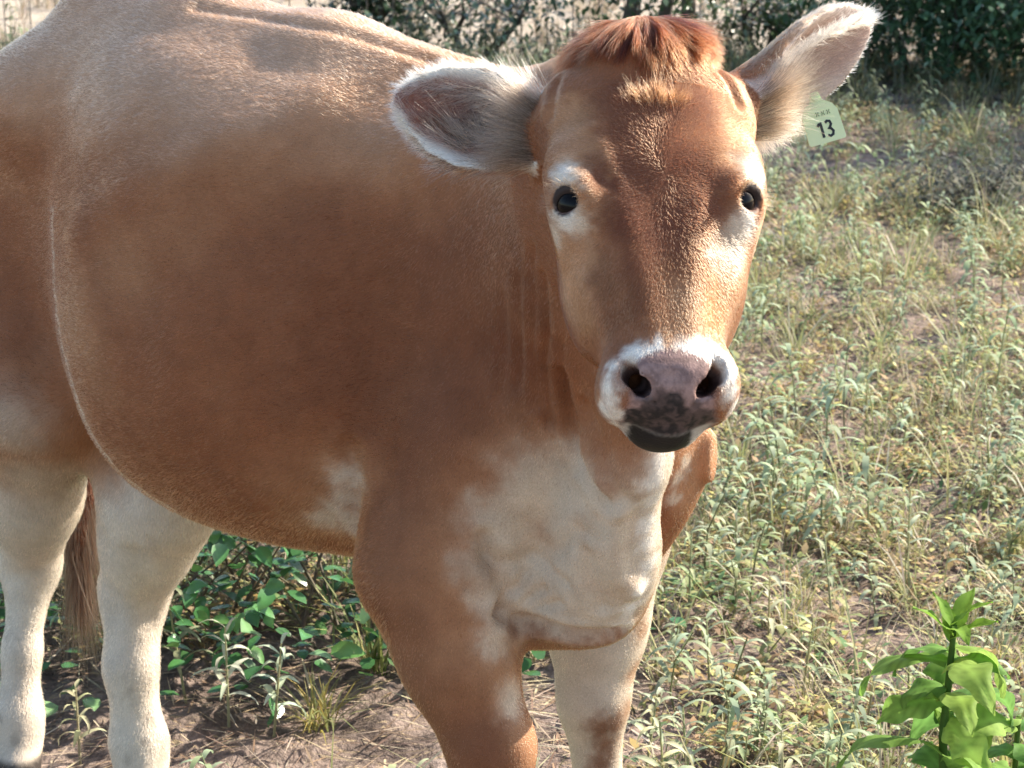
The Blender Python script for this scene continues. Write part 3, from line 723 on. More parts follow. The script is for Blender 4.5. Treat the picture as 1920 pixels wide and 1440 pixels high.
# small pale tuft in the middle of the forehead
m = is_head*sstep(.028, .012, np.sqrt((hu/1.5)**2+(hv-.096)**2*4))
n = 380; g = pick(m, n); p0, n0 = g(Wv), unit(g(Nv)); uu = g(hu); ck = np.floor(uu/.005); cr_ = np.sin(ck*91.7)*.5
P, rad = strands(p0, n0*.45-dV*.6+ou(uu*14+cr_, dU), .010+.016*rng.random(n), n0, -dV*.3+ou(uu*8, dU), .3, 5, .00032, .25)
hair_obj('hair_tuft', P, rad, np.clip(lin(.25, .115, .055)*(.5+.8*rng.random((n, 1))), .01, .8), MAT['fur'], cow, 'short tan tuft in the middle of the forehead')
# ear hair: fringe round the rim and long hairs across the cup
EP, ER, EC = [], [], []
for nm in ('right', 'left'):
    e = EARS[nm]; a, ev, bb, nn, L = ear_frame(e); W0 = to_world(a)
    w = lambda v: to_world(a+v*1e-3)*1e3-W0*1e3
    ew_ = w(ev)
    def ax_(f):
        b1, n1 = ear_axes(f, e); s14 = np.full(len(f), 1.4); return frame_dir(b1, s14), frame_dir(n1, s14)
    n = 3400; f = 1-(1-rng.random(n)**1.0)*1.0; bw_, nw_ = ax_(f); sd = np.where(rng.random(n) < .5, -1, 1); W = ear_half(np.clip(f, 0, 1), e)
    root = W0+ou(f*L*.985, ew_)+ou(sd*W*(.93+.07*rng.random(n)), bw_)+ou(rng.normal(size=n)*.003-.003, nw_)
    dr = ou(sd*.9*(1-f*.5), bw_)+ou(.25+1.0*f, ew_)+ou(.15+rng.normal(size=n)*.35, nw_)
    P, rad = strands(root, dr, .004+.010*rng.random(n)**1.5, None, np.array([0, 0, -.25])+ou(rng.normal(size=n)*.2, ew_), .5, 6, .00030, .22)
    EP.append(P); ER.append(rad); kk = (sd > 0)*(nm == 'right')+(sd < 0)*(nm == 'left'); up_ = (kk*sstep(.75, .45, f))[:, None]; EC.append((CREAM*.95*(1-up_)+TAN*up_)*(.7+.45*rng.random((n, 1)))); ER[-1] *= np.where(kk & (f < .45), .6, 1)[:, None]
    # hairs inside: rooted on both walls, sweeping outwards
    nc, per = (460, 12) if nm == 'right' else (240, 12); n = nc*per; rep = lambda A: np.repeat(A, per, axis=0)
    f = .05+.88*rng.random(nc); sd = np.where(rng.random(nc) < .55, -1, 1); q = .30+.65*rng.random(nc); upr = (sd > 0) if nm == 'right' else (sd < 0); dk = rng.random(nc) < (np.where(upr, .72*sstep(.95, .55, f), .16) if nm == 'right' else .14); lnc = (.022+.034*rng.random(nc))*np.where(upr & (nm == 'right') & (f < .55), 1.45, 1); jb = rng.normal(size=nc)*.30
    f, sd, q, dk, lnc, jb = [rep(A) for A in (f, sd, q, dk, lnc, jb)]; f = np.clip(f+rng.normal(size=n)*.012, .02, .97); q = np.clip(q+rng.normal(size=n)*.035, .2, .97)
    bw_, nw_ = ax_(f); W = ear_half(f, e); cup = e['cup']*np.clip(1.15-1.1*f, .12, 1.15)
    root = W0+ou(f*L, ew_)+ou(sd*W*q, bw_)+ou(-cup*W*(1-q*q)+.004, nw_)
    dr = ou(.85+0*f, ew_)+ou(-sd*(.55-.95*(q > .72))+jb, bw_)+ou(.42+.2*jb, nw_)
    P, rad = strands(root, dr, lnc*(.8+.4*rng.random(n))*np.where(q > .72, .60, 1)*np.clip(1.65-1.3*f, .35, 1), None, -nw_*.35+ew_*.2, .30, 7, .00030, .09)
    EP.append(P); ER.append(rad); EC.append(np.where(dk[:, None], lin(.11, .07, .05), CREAM*1.3)*(.65+.5*rng.random((n, 1))))
    # long hairs from the ear root across the opening
    n = 2400; f = rng.random(n)*.16-.02; bw_, nw_ = ax_(f); b = (rng.random(n)*2-1)*.036
    root = W0+ou(f*L, ew_)+ou(b, bw_)+ou(.004+.012*rng.random(n), nw_)
    P, rad = strands(root, ou(.9*np.ones(n), ew_)+ou(b*9, bw_)+ou(.35*np.ones(n), nw_), .040+.040*rng.random(n), None, ou(b*6, bw_)-nw_*.35, .25, 7, .00028, .12)
    EP.append(P); ER.append(rad); EC.append(np.where(rng.random((n, 1)) < .34, CREAM*1.0, lin(.15, .10, .07))*(.6+.5*rng.random((n, 1))))
n = 2600; f = rng.random(n)*.50; e = EARS['left']; a, ev, bb, nn, L = ear_frame(e); bw_, nw_ = ax_(f)
root = to_world(a)+ou(f*L, ew_)+ou(-ear_half(f, e)*(.55+.45*rng.random(n)), bw_)
P, rad = strands(root, ou(-(.7+.0*f), bw_)+ew_*.35-nw_*.0, (.024+.034*rng.random(n))*np.where(f > .38, .6, 1), None, np.array([.15, -.12, -.75]), .35, 7, .00030, .18)
EP.append(P); ER.append(rad); EC.append(CREAM*1.25*(.65+.5*rng.random((n, 1))))
for i, (P, r) in enumerate(zip(EP, ER)):
    if P.shape[1] == 6: EP[i] = np.concatenate([P, P[:, -1:]+(P[:, -1:]-P[:, -2:-1])*.3], 1); ER[i] = np.concatenate([r, r[:, -1:]*.5], 1)
hair_obj('ear_hair', np.concatenate(EP), np.concatenate(ER), np.clip(np.concatenate(EC), .01, .92), MAT['fur'], cow, 'long pale hair lining and fringing both ears')
# tail switch
n = 4200; tpt = [to_world(p) for p in JOINTS['tail']]
k = rng.random(n); root = tpt[2]+(tpt[5]-tpt[2])*k[:, None]*1.0+rng.normal(size=(n, 3))*.010
P, rad = strands(root, np.tile([0, 0, -1.0], (n, 1)), .10+.15*rng.random(n), None, np.array([.05, 0, -.6]), .22, 9, .00060, .10)
hair_obj('tail_switch', P, rad, np.clip(np.where(rng.random((n, 1)) < .6, lin(.045, .024, .016), lin(.13, .08, .055))*(.5+.8*rng.random((n, 1))), .01, .8), MAT['fur'], cow)
# lashes
LP, LR = [], []
for sd in (-1, 1):
    n = 170; E = EYEC[sd][0]; th = np.linspace(-.2, math.pi+.2, n)+rng.normal(size=n)*.05
    nq = unit(cU*sd*.66+cW*.74+cV*.12); b = unit(np.cross(nq, cV)); vv = np.cross(b, nq); vv = vv if vv@cV < 0 else -vv
    r = E+ou(np.cos(th)*.0155, b)+ou(np.sin(th)*.0140, vv)+nq*.0215
    dd = ou(np.cos(th)*.6, b)+ou(np.sin(th)*.35, vv)+nq*.9
    P, rad = strands(to_world(r), frame_dir(dd, np.full(n, 1.4)), np.full(n, .012)+.012*rng.random(n), None, np.array([0, 0, -.35]), .15, 5, .00022, .12)
    LP.append(P); LR.append(rad)
hair_obj('eyelashes', np.concatenate(LP), np.concatenate(LR), np.tile(TAN*.9, (340, 1)), MAT['fur'], cow)

# ---------------------------------------------------------------- eyes
def uv_ball(r, pole, seg=28, ring=18):
    th = np.linspace(0, math.pi, ring+1); ph = np.linspace(0, 2*math.pi, seg, endpoint=False)
    a = np.cross(pole, [0, 0, 1.0]); a /= np.linalg.norm(a); b = np.cross(pole, a)
    P = [pole*r]; 
    for t in th[1:-1]:
        rr = r*(1+.05*math.exp(-(t/.45)**2))
        for p in ph: P.append(pole*rr*math.cos(t)+(a*math.cos(p)+b*math.sin(p))*rr*math.sin(t))
    P.append(-pole*r); P[0] = pole*r*1.05; fs = []
    for j in range(seg): fs.append((0, 1+j, 1+(j+1) % seg))
    for i in range(ring-2):
        for j in range(seg):
            A, B = 1+i*seg+j, 1+i*seg+(j+1) % seg; fs.append((A, A+seg, B+seg, B))
    l = len(P)-1
    for j in range(seg): fs.append((l, l-seg+(j+1) % seg, l-seg+j))
    return P, fs
for sd in (-1, 1):
    c = to_world(EYEC[sd][0]); look = unit(frame_dir((cU*sd*.55+cW*.80+cV*.15)[None], np.array([1.4])))[0]
    P, fs = uv_ball(.0240, look)
    me = bpy.data.meshes.new('eye'); me.from_pydata([tuple(p+c-off) for p in P], [], fs); me.polygons.foreach_set('use_smooth', [True]*len(fs)); me.materials.append(MAT['eye'])
    ca = np.array([np.dot(unit(p), look) for p in P]); w = sstep(.60, .52, ca)[:, None]; pup = sstep(.90, .93, ca)[:, None]
    C = lin(.010, .006, .004)*(1-w)+lin(.34, .24, .22)*w; C = C*(1-pup)+lin(.004, .004, .005)*pup
    set_col(me, 'tint', C); link(bpy.data.objects.new('eye', me), cow)

# ---------------------------------------------------------------- ear tag
def prism(poly, t):      # flat plate of thickness t from a polygon in the x-z plane, front at y=-t/2
    n = len(poly); P = [(x, -t/2, y) for x, y in poly]+[(x, t/2, y) for x, y in poly]
    fs = [tuple(range(n)), tuple(range(2*n-1, n-1, -1))]+[(i, i+n, (i+1) % n+n, (i+1) % n) for i in range(n)]
    return P, [tuple(reversed(f)) for f in fs]
def ribbon(path, w, y, t=.0006):
    P, fs = [], []
    pts = [np.array(p, float) for p in path]
    for i, p in enumerate(pts):
        d = (pts[min(i+1, len(pts)-1)]-pts[max(i-1, 0)]); d /= np.linalg.norm(d); q = np.array([-d[1], d[0]])*w/2
        for s_, yy in ((1, y-t), (-1, y-t), (-1, y), (1, y)): c = p+q*s_; P.append((c[0], yy, c[1]))
    for i in range(len(pts)-1):
        a = i*4
        for k in range(4): fs.append((a+k, a+(k+1) % 4, a+4+(k+1) % 4, a+4+k))
    fs += [(0, 1, 2, 3), tuple(range(len(P)-1, len(P)-5, -1))]
    return P, fs
tag_c = ray_at(1541, 227, 2.408)
tagM = Matrix.LocRotScale(Vector(tag_c)-COW0, (Matrix.Rotation(R(10), 3, 'Z') @ Matrix.Rotation(R(-18), 3, 'X') @ Matrix.Rotation(R(-14), 3, 'Y')).to_quaternion(), (.84, .84, .84))
def tag_mesh(name, P, fs, mat, parent, smooth=False):
    me = bpy.data.meshes.new(name); me.from_pydata([tuple(tagM @ Vector(p)) for p in P], [], fs); me.materials.append(mat)
    bm = bmesh.new(); bm.from_mesh(me); bmesh.ops.recalc_face_normals(bm, faces=bm.faces); bm.to_mesh(me); bm.free()
    return link(bpy.data.objects.new(name, me), parent)
pl = [(-.025, -.030), (.025, -.030), (.027, -.027), (.026, .010), (.021, .020), (.009, .028), (.006, .040), (-.006, .040), (-.009, .028), (-.021, .020), (-.026, .010), (-.027, -.027)]
P, fs = prism(pl, .0016); tg = tag_mesh('ear_tag', P, fs, MAT['tag'], cow); tg['label'] = 'pale green plastic tag numbered 13 in the ear'
S = .021
one = [(-.60, .28), (-.46, .42), (-.36, .5), (-.36, .1), (-.37, -.5)]
three = [(-.04, .40), (.10, .50), (.28, .45), (.32, .25), (.20, .06), (.08, .02), (.24, -.03), (.36, -.22), (.28, -.43), (.08, -.5), (-.06, -.40)]
for dg in (one, three):
    P, fs = ribbon([(x*S+.004, y*S-.012) for x, y in dg], .0036, -.0009); tag_mesh('digit', P, fs, MAT['ink'], tg)
for i, x in enumerate((-.006, -.002, .002, .006, .010, .014)):
    P, fs = ribbon([(x, .007), (x+.0012*(-1)**i, .010), (x, .013)], .0010, -.0009); tag_mesh('print_mark', P, fs, MAT['faint'], tg)
bp = [(math.cos(a)*.006, math.sin(a)*.006+.034) for a in np.linspace(0, 2*math.pi, 14, endpoint=False)]
P, fs = prism(bp, .006); tag_mesh('button', P, fs, MAT['tag'], tg)
# ================================================================ the pasture
erng = np.random.default_rng(23); random.seed(5)
def veg_material(name, trans=.35, rough=.55, spec=.25):
    m, ns, l = material(name); p = ns['Principled BSDF']; out = ns['Material Output']
    at = N(ns, 'ShaderNodeAttribute', attribute_name='tint'); oi = N(ns, 'ShaderNodeObjectInfo')
    hs = N(ns, 'ShaderNodeHueSaturation'); mr = N(ns, 'ShaderNodeMapRange'); mr.inputs['To Min'].default_value = .75; mr.inputs['To Max'].default_value = 1.25
    tc = N(ns, 'ShaderNodeTexCoord'); nz = N(ns, 'ShaderNodeTexNoise'); nz.inputs['Scale'].default_value = 60; nz.inputs['Detail'].default_value = 2
    l.new(tc.outputs['Object'], nz.inputs['Vector']); l.new(nz.outputs[0], mr.inputs['Value']); l.new(at.outputs['Color'], hs.inputs['Color']); l.new(mr.outputs[0], hs.inputs['Value'])
    l.new(hs.outputs[0], p.inputs['Base Color']); p.inputs['Roughness'].default_value = rough; p.inputs['Specular IOR Level'].default_value = spec
    tr = N(ns, 'ShaderNodeBsdfTranslucent'); ms = N(ns, 'ShaderNodeMixShader'); ms.inputs[0].default_value = trans
    l.new(hs.outputs[0], tr.inputs[0]); l.new(p.outputs[0], ms.inputs[1]); l.new(tr.outputs[0], ms.inputs[2]); l.new(ms.outputs[0], out.inputs[0]); MAT[name] = m
veg_material('weed_leaf', .30, .6, .25); veg_material('bush_leaf', .22, .26, .65); veg_material('bright_leaf', .48, .62, .2)
plain('bark', (.10, .085, .075), .9); plain('wire', (.10, .095, .09), .55); MAT['wire'].node_tree.nodes['Principled BSDF'].inputs['Metallic'].default_value = .6
plain('post', (.12, .10, .085), .9)

# ---- ground
def fbm(P, f, n=4, seed=0): return sum(vnoise(P, f*2**i, seed+i)/2**i for i in range(n))/sum(1/2**i for i in range(n))
def ground_z(x, y):
    P = np.stack([x, y, np.zeros_like(x)], -1); near = sstep(16, 9, y)
    return (fbm(P, 1.3, 3, 90)-.5)*.05+(fbm(P, 9, 3, 95)-.5)*.035*near+np.maximum(fbm(P, 26, 2, 97)-.52, 0)*.06*near-.012
gx = np.concatenate([-np.geomspace(300, 3.2, 26), np.arange(-3.0, -1.5, .06), np.arange(-1.5, 1.7, .02), np.arange(1.7, 4.0, .06), np.geomspace(4.2, 300, 26)])
gy = np.concatenate([-np.geomspace(60, .5, 10), np.arange(0, 2.4, .06), np.arange(2.4, 6.0, .022), np.arange(6.0, 14, .05), np.arange(14, 22, .3), np.geomspace(22.5, 500, 26)])
X, Y = np.meshgrid(gx, gy, indexing='ij'); GP = np.stack([X.ravel(), Y.ravel(), ground_z(X.ravel(), Y.ravel())], 1)
nx, ny = len(gx), len(gy); ii = (np.arange(nx-1)[:, None]*ny+np.arange(ny-1)[None, :]).ravel()
m, ns, l = material('soil'); p = ns['Principled BSDF']; p.inputs['Roughness'].default_value = .95; p.inputs['Specular IOR Level'].default_value = .15
geo = N(ns, 'ShaderNodeNewGeometry')
def noise(scale, detail=4, vec=None, rough=.6):
    n = N(ns, 'ShaderNodeTexNoise'); n.inputs['Scale'].default_value = scale; n.inputs['Detail'].default_value = detail; n.inputs['Roughness'].default_value = rough
    l.new(vec if vec is not None else geo.outputs['Position'], n.inputs['Vector']); return n.outputs[0]
def ramp(src, stops):
    r = N(ns, 'ShaderNodeValToRGB'); e = r.color_ramp.elements
    while len(e) < len(stops): e.new(.5)
    for q, (pos, c) in zip(e, stops): q.position = pos; q.color = (*c, 1)
    l.new(src, r.inputs[0]); return r.outputs[0]
def mixc(f, a, b, mode='MIX'):
    n = N(ns, 'ShaderNodeMix', data_type='RGBA', blend_type=mode)
    for s_, i in ((f, 0), (a, 6), (b, 7)):
        if hasattr(s_, 'links'): l.new(s_, n.inputs[i])
        else: n.inputs[i].default_value = s_ if i == 0 else (*s_, 1)
    return n.outputs[2]
c1 = ramp(noise(7, 6), [(.30, (.075, .060, .054)), (.46, (.185, .148, .132)), (.60, (.31, .25, .222)), (.76, (.45, .375, .335))])
c2 = ramp(noise(70, 4), [(.35, (.55, .52, .50)), (.65, (1.25, 1.2, 1.15))])
soil = mixc(.85, c1, c2, 'MULTIPLY')
mp = N(ns, 'ShaderNodeMapping'); mp.inputs['Scale'].default_value = (26, 130, 60); mp.inputs['Rotation'].default_value = (0, 0, .5); l.new(geo.outputs['Position'], mp.inputs['Vector'])
straw = ramp(noise(1, 2, mp.outputs[0]), [(.60, (0, 0, 0)), (.68, (1, 1, 1))]); soil = mixc(straw, soil, (.40, .31, .20))
# the field beyond the fence is dry tan grass
sx_ = N(ns, 'ShaderNodeSeparateXYZ'); l.new(geo.outputs['Position'], sx_.inputs[0])
far = N(ns, 'ShaderNodeMapRange'); far.inputs['From Min'].default_value = 12.3; far.inputs['From Max'].default_value = 13.6; l.new(sx_.outputs['Y'], far.inputs['Value'])
dry = ramp(noise(2.2, 8), [(.30, (.34, .28, .22)), (.5, (.47, .40, .325)), (.7, (.55, .475, .39))])
l.new(mixc(far.outputs[0], soil, dry), p.inputs['Base Color'])
bu = N(ns, 'ShaderNodeBump'); bu.inputs['Strength'].default_value = .9; bu.inputs['Distance'].default_value = .02; l.new(noise(55, 6), bu.inputs['Height']); l.new(bu.outputs[0], p.inputs['Normal'])
MAT['soil'] = m
g_ = link(bpy.data.objects.new('ground', mesh_from('ground', GP, np.stack([ii, ii+ny, ii+ny+1, ii+1], 1), m))); g_['kind'] = 'structure'

# ---- plant pieces as plain arrays: verts, quads, colours
def leaf_strip(base, az, el, L, w, droop, c, segs=4, fold=.0, wave=0., taper=1.0):
    """an arching blade: starts at base in direction (az, el), bends down by droop radians"""
    P, Fq = [], []; p = np.array(base, float); side = np.array([-math.sin(az), math.cos(az), 0])
    for i in range(segs+1):
        t = i/segs; e = el-droop*t; d = np.array([math.cos(az)*math.cos(e), math.sin(az)*math.cos(e), math.sin(e)])
        ww = w*.5*(math.sin(math.pi*min(.12+.88*t**taper, 1.0))**.75 if i < segs else .04)
        n = np.cross(d, side); o = side*ww+n*fold*ww
        P += [p-side*ww+n*fold*ww+n*wave*math.sin(7*t), p+o-n*wave*math.sin(7*t)]
        p = p+d*L/segs
    for i in range(segs): Fq.append((2*i, 2*i+1, 2*i+3, 2*i+2))
    return np.array(P), np.array(Fq), np.tile(np.array(c)*(1, 1, 1), (len(P), 1))
def stem_strip(a, b, r0, r1, c, k=4, bend=(0, 0, 0)):
    a, b = np.array(a, float), np.array(b, float); rings = 4; P, Fq = [], []
    for j in range(rings):
        t = j/(rings-1); o = a+(b-a)*t+np.array(bend)*math.sin(math.pi*t); r = r0+(r1-r0)*t
        for i in range(k): th = 2*math.pi*i/k; P.append(o+np.array([math.cos(th)*r, math.sin(th)*r, 0]))
    for j in range(rings-1):
        for i in range(k): Fq.append((j*k+i, j*k+(i+1) % k, j*k+k+(i+1) % k, j*k+k+i))
    return np.array(P), np.array(Fq), np.tile(c, (len(P), 1))
def join(parts):
    P, Fq, C, o = [], [], [], 0
    for p, f, c in parts: P.append(p); Fq.append(f+o); C.append(c); o += len(p)
    return np.concatenate(P), np.concatenate(Fq), np.concatenate(C)
U = lambda a, b: random.uniform(a, b)
def vary(c, k=.2): 
    m_ = 1+U(-k, k); return np.clip(np.array(c)*m_*np.array([1+U(-.1, .1), 1, 1+U(-.12, .12)]), .005, .8)
GREY, OLIVE, YEL, RUST, STRAW, GRN = (.37, .44, .28), (.265, .285, .125), (.45, .43, .18), (.40, .285, .165), (.58, .51, .37), (.17, .28, .12)
def weed(h=.14, n=9, L=.05, w=.0085, c=GREY):
    parts = []; bend = np.array([U(-.03, .03), U(-.03, .03), 0]); top = np.array([U(-.03, .03), U(-.03, .03), h])
    parts.append(stem_strip((0, 0, -.02), top, .0022, .0012, vary((.25, .27, .15)), bend=bend))
    for i in range(n):
        t = .25+.75*(i+U(0, .6))/n; b = top*min(t, 1)+bend*math.sin(math.pi*min(t, 1))
        parts.append(leaf_strip(b, i*2.4+U(-.5, .5), U(.1, .9), L*U(.7, 1.2)*(1.15-.35*t), w*U(.8, 1.25), U(1.2, 2.3), vary(c), 5, fold=U(.1, .4)))
    return join(parts)
def tuft(n=30, L=.13, w=.0032, cols=(OLIVE, YEL, STRAW)):
    return join([leaf_strip((U(-.02, .02), U(-.02, .02), -.01), U(0, 6.28), U(.7, 1.5), L*U(.5, 1.2), w*U(.7, 1.3), U(.3, 1.6), vary(random.choice(cols)), 3, taper=.5) for _ in range(n)])
def low_herb(n=34, cols=(OLIVE, RUST, YEL, GREY)):
    parts = []
    for _ in range(n):
        r, a, z_ = U(0, .075), U(0, 6.28), U(.0, .06)
        parts.append(leaf_strip((r*math.cos(a), r*math.sin(a), z_), a+U(-1.2, 1.2), U(-.2, .9), U(.014, .034), U(.007, .015), U(.2, 1.2), vary(random.choice(cols), .3), 2))
    for _ in range(6): parts.append(leaf_strip((0, 0, -.01), U(0, 6.28), U(.5, 1.2), U(.05, .1), .0028, U(.2, .8), vary(RUST), 3))
    return join(parts)
def stalks(n=9):
    return join([leaf_strip((U(-.05, .05), U(-.05, .05), -.01), U(0, 6.28), U(.4, 1.45), U(.08, .24), U(.0018, .0032), U(-.1, .5), vary(random.choice((STRAW, STRAW, RUST)), .25), 3, taper=.3) for _ in range(n)])
def litter(n=22):
    return join([leaf_strip((U(-.14, .14), U(-.14, .14), U(.004, .014)), U(0, 6.28), U(-.06, .06), U(.03, .13), U(.0025, .006), U(-.12, .12), vary(random.choice((STRAW, (.36, .26, .18), (.20, .14, .11), (.50, .42, .30))), .25), 3, taper=.3) for _ in range(n)])
LIB = {'weed': [weed(U(.07, .17), random.randint(7, 12), U(.036, .056), .0088, random.choice((GREY, GREY, (.23, .29, .13), (.30, .32, .16)))) for _ in range(26)],
       'tuft': [tuft(random.randint(22, 40), U(.07, .15)) for _ in range(8)],
       'herb': [low_herb(random.randint(28, 46), random.choice(((OLIVE, YEL, GREY), (RUST, YEL, OLIVE), (OLIVE, GRN, YEL), (GREY, OLIVE, GRN), (RUST, (.30, .22, .09), YEL)))) for _ in range(12)],
       'stalk': [stalks() for _ in range(6)], 'litter': [litter() for _ in range(6)]}
LIB['bigweed'] = [weed(U(.13, .22), random.randint(11, 17), U(.055, .078), .0105, random.choice((GREY, (.33, .40, .25), (.40, .46, .30)))) for _ in range(8)]
LIB['arch'] = [tuft(random.randint(9, 16), U(.20, .30), .0042, ((.36, .40, .20), (.42, .40, .22), STRAW, OLIVE)) for _ in range(7)]
def scatter(pts, kinds, scale=(.7, 1.3)):
    P, Fq, C, o = [], [], [], 0
    for (x, y), k in zip(pts, kinds):
        p, f, c = random.choice(LIB[k]); a = U(0, 6.28); s = U(*scale)*(1+max(0, y-6)*.045); ca, sa = math.cos(a)*s, math.sin(a)*s
        z0 = float(ground_z(np.array([x]), np.array([y]))[0]); tl = U(-.18, .18)
        q = np.stack([x+p[:, 0]*ca-p[:, 1]*sa+p[:, 2]*tl, y+p[:, 0]*sa+p[:, 1]*ca, p[:, 2]*s+z0], 1)
        P.append(q); Fq.append(f+o); C.append(c*U(.82, 1.18)); o += len(p)
    return np.concatenate(P), np.concatenate(Fq), np.concatenate(C)
def stuff(name, arr, mat, label, cat, parent=None):
    P, Fq, C = arr; me = mesh_from(name, P, Fq, MAT[mat], smooth=True); set_col(me, 'tint', np.clip(C, .004, .8))
    o = link(bpy.data.objects.new(name, me), parent); o['kind'] = 'stuff'
    if parent is None: o['label'] = label; o['category'] = cat
    return o
def cow_near(x, y):        # keep plants out of the animal's feet
    return any(math.hypot(x-q[0], y-q[1]) < .085 for q in HOOFXY)
HOOFXY = [to_world(JOINTS[k+'_hoof'])[:2] for k in ('rh', 'lh', 'rf', 'lf')]
def side_pts(n):       # thinner growth further out to both sides
    out = []
    while len(out) < n:
        y = 1.2+10.5*random.random()**.8; e = .27*y+.45; x = random.choice((-1, 1))*U(e, e+2.2)
        if not cow_near(x, y): out.append((x, y))
    return out
def field_pts(n, y0, y1, pw, cover, bare=True):
    out = []
    while len(out) < n:
        y = (y0**pw+(y1**pw-y0**pw)*random.random())**(1/pw); x = U(-1, 1)*(.27*y+.45)
        v = float(fbm(np.array([[x, y, 0.]]), .9, 2, 130)[0])
        b = min(1, 1.25*math.exp(-((x+.36)/.62)**4-((y-3.36)/.44)**4)) if bare else 0
        if random.random() > cover+2.6*(v-.5)-1.3*b or cow_near(x, y): continue
        out.append((x, y))
    return out
pt = field_pts(2900, 2.3, 13, 1.0, .86)+side_pts(650); kd = [random.choices(('weed', 'bigweed', 'herb', 'tuft', 'arch'), (1.1, .5, .7, .35, .35))[0] for _ in pt]
stuff('weeds', scatter(pt, kd), 'weed_leaf', 'patchy grey-green weeds and low herbs covering the pasture', 'weeds')
pt = field_pts(5300, 2.3, 12.5, 1.25, 1.0)+side_pts(1100); kd = [random.choices(('herb', 'tuft', 'arch', 'stalk'), (1.6, .6, .28, .4))[0] for _ in pt]
stuff('ground_cover', scatter(pt, kd, (.6, 1.1)), 'weed_leaf', 'low olive and rust coloured ground cover between the weeds', 'ground cover')
pt = field_pts(900, 2.3, 9, 1.1, 1.2, False); stuff('plant_litter', scatter(pt, ['litter']*len(pt)), 'weed_leaf', 'dry straw and dead leaves scattered on the bare soil', 'litter')
# dry tan grass beyond the fence, duller growth along it
pt = [(U(-5.5, 6.5), U(12.6, 20)) for _ in range(480)]
LIB['tan'] = [tuft(26, .22, .006, ((.44, .38, .30), (.50, .43, .34), (.36, .31, .24))) for _ in range(5)]
stuff('dry_grass', scatter(pt, ['tan']*len(pt), (.7, 1.2)), 'weed_leaf', 'pale dry grass in the field beyond the wire fence', 'grass')
pt = [(U(-4.0, 4.6), U(10.6, 12.9)) for _ in range(420)]
LIB['strip'] = [tuft(30, .24, .006, ((.11, .13, .075), (.14, .15, .09), (.20, .19, .12))) for _ in range(5)]+[weed(U(.2, .34), 16, .085, .013, (.15, .18, .11)) for _ in range(5)]
stuff('fence_line_growth', scatter(pt, ['strip']*len(pt), (.6, 1.15)), 'weed_leaf', 'dull green weeds growing thickly along the fence line', 'weeds')

# ---- single plants one can point at
def plant_root(name, x, y, label, cat, group=None):
    o = link(bpy.data.objects.new(name, None)); o.location = (x, y, float(ground_z(np.array([x]), np.array([y]))[0])); o['label'] = label; o['category'] = cat
    if group: o['group'] = group
    return o
def part_obj(name, arr, mat, parent, kind=None):
    P, Fq, C = arr; me = mesh_from(name, P, Fq, MAT[mat]); set_col(me, 'tint', np.clip(C, .004, .8)); o = link(bpy.data.objects.new(name, me), parent)
    if kind: o['kind'] = kind
    return o
def leaf_object(mesh, parent, loc, az, el, roll, s):
    o = link(bpy.data.objects.new('leaf', mesh), parent)
    o.matrix_local = Matrix.LocRotScale(Vector(loc), (Matrix.Rotation(az, 3, 'Z') @ Matrix.Rotation(-el, 3, 'Y') @ Matrix.Rotation(roll, 3, 'X')).to_quaternion(), Vector((s, s, s)))
    return o
def leaf_mesh(name, L, W, droop, c, mat, nl=7, nw=4, wave=.004, lobes=0., cup=.25, tipc=None, fold=.0, veins=0.):
    """a broad leaf along +x with a midrib, wavy margin and drooping tip"""
    P, C = [], []; x = 0.; z_ = 0.; ph = U(0, 6.28)
    for i in range(nl+1):
        t = i/nl; a = -droop*t**1.3; hw = W*.5*(math.sin(math.pi*min(1, (t*.96+.04))**.72)**.85 if i < nl else .03)*(1+lobes*math.sin(t*17+ph))
        for j in range(nw+1):
            q = 2*j/nw-1; up = cup*abs(q)*hw+wave*math.sin(t*11+ph+q*2.5)*abs(q)-fold*q*q*hw
            P.append((x+up*math.sin(-a), q*hw, z_+up*math.cos(a))); k = 1.25 if j == nw//2 else 1-.05*math.sin(t*30)-veins*max(0, math.sin((t*8-abs(q)*1.3)*6.283))**3+veins*.4*(random.random()-.5)
            cc = np.array(c)*k; C.append(cc if tipc is None else cc*(1-t**3)+np.array(tipc)*t**3)
        x += math.cos(a)*L/nl; z_ += math.sin(a)*L/nl
    Fq = [(i*(nw+1)+j, (i+1)*(nw+1)+j, (i+1)*(nw+1)+j+1, i*(nw+1)+j+1) for i in range(nl) for j in range(nw)]
    me = mesh_from(name, np.array(P), np.array(Fq), MAT[mat]); set_col(me, 'tint', np.clip(np.array(C), .004, .8)); return me
# bright green broad-leaved plant, lower right corner
bx, by, _ = ray_at(1778, 1300, 2.74)
bp_ = plant_root('broadleaf_plant', bx, by, 'bright green broad-leaved plant with drooping leaves in the lower right corner', 'plant')
H_ = .462; sv = [(0, 0, -.03), (.006, .004, .16), (-.004, .0, .30), (.003, 0, H_)]
part_obj('stem', join([stem_strip(sv[i], sv[i+1], (.0085, .0075, .006)[i], (.0075, .006, .004)[i], np.array((.10, .19, .045)), 8) for i in range(3)]), 'bright_leaf', bp_)
BL = [leaf_mesh('leaf', U(.13, .165), U(.052, .066), dr, c, 'bright_leaf', 22, 8, .006, .20, .18, fold=.3, veins=.30) for dr, c in
      ((1.9, (.17, .33, .075)), (2.3, (.135, .28, .07)), (1.6, (.21, .37, .08)), (2.6, (.16, .31, .085)), (2.0, (.29, .44, .10)))]
SL = [leaf_mesh('leaf', .075, .026, dr, (.19, .34, .05), 'bright_leaf', 7, 4, .003, .05, .3) for dr in (.5, 1.1)]
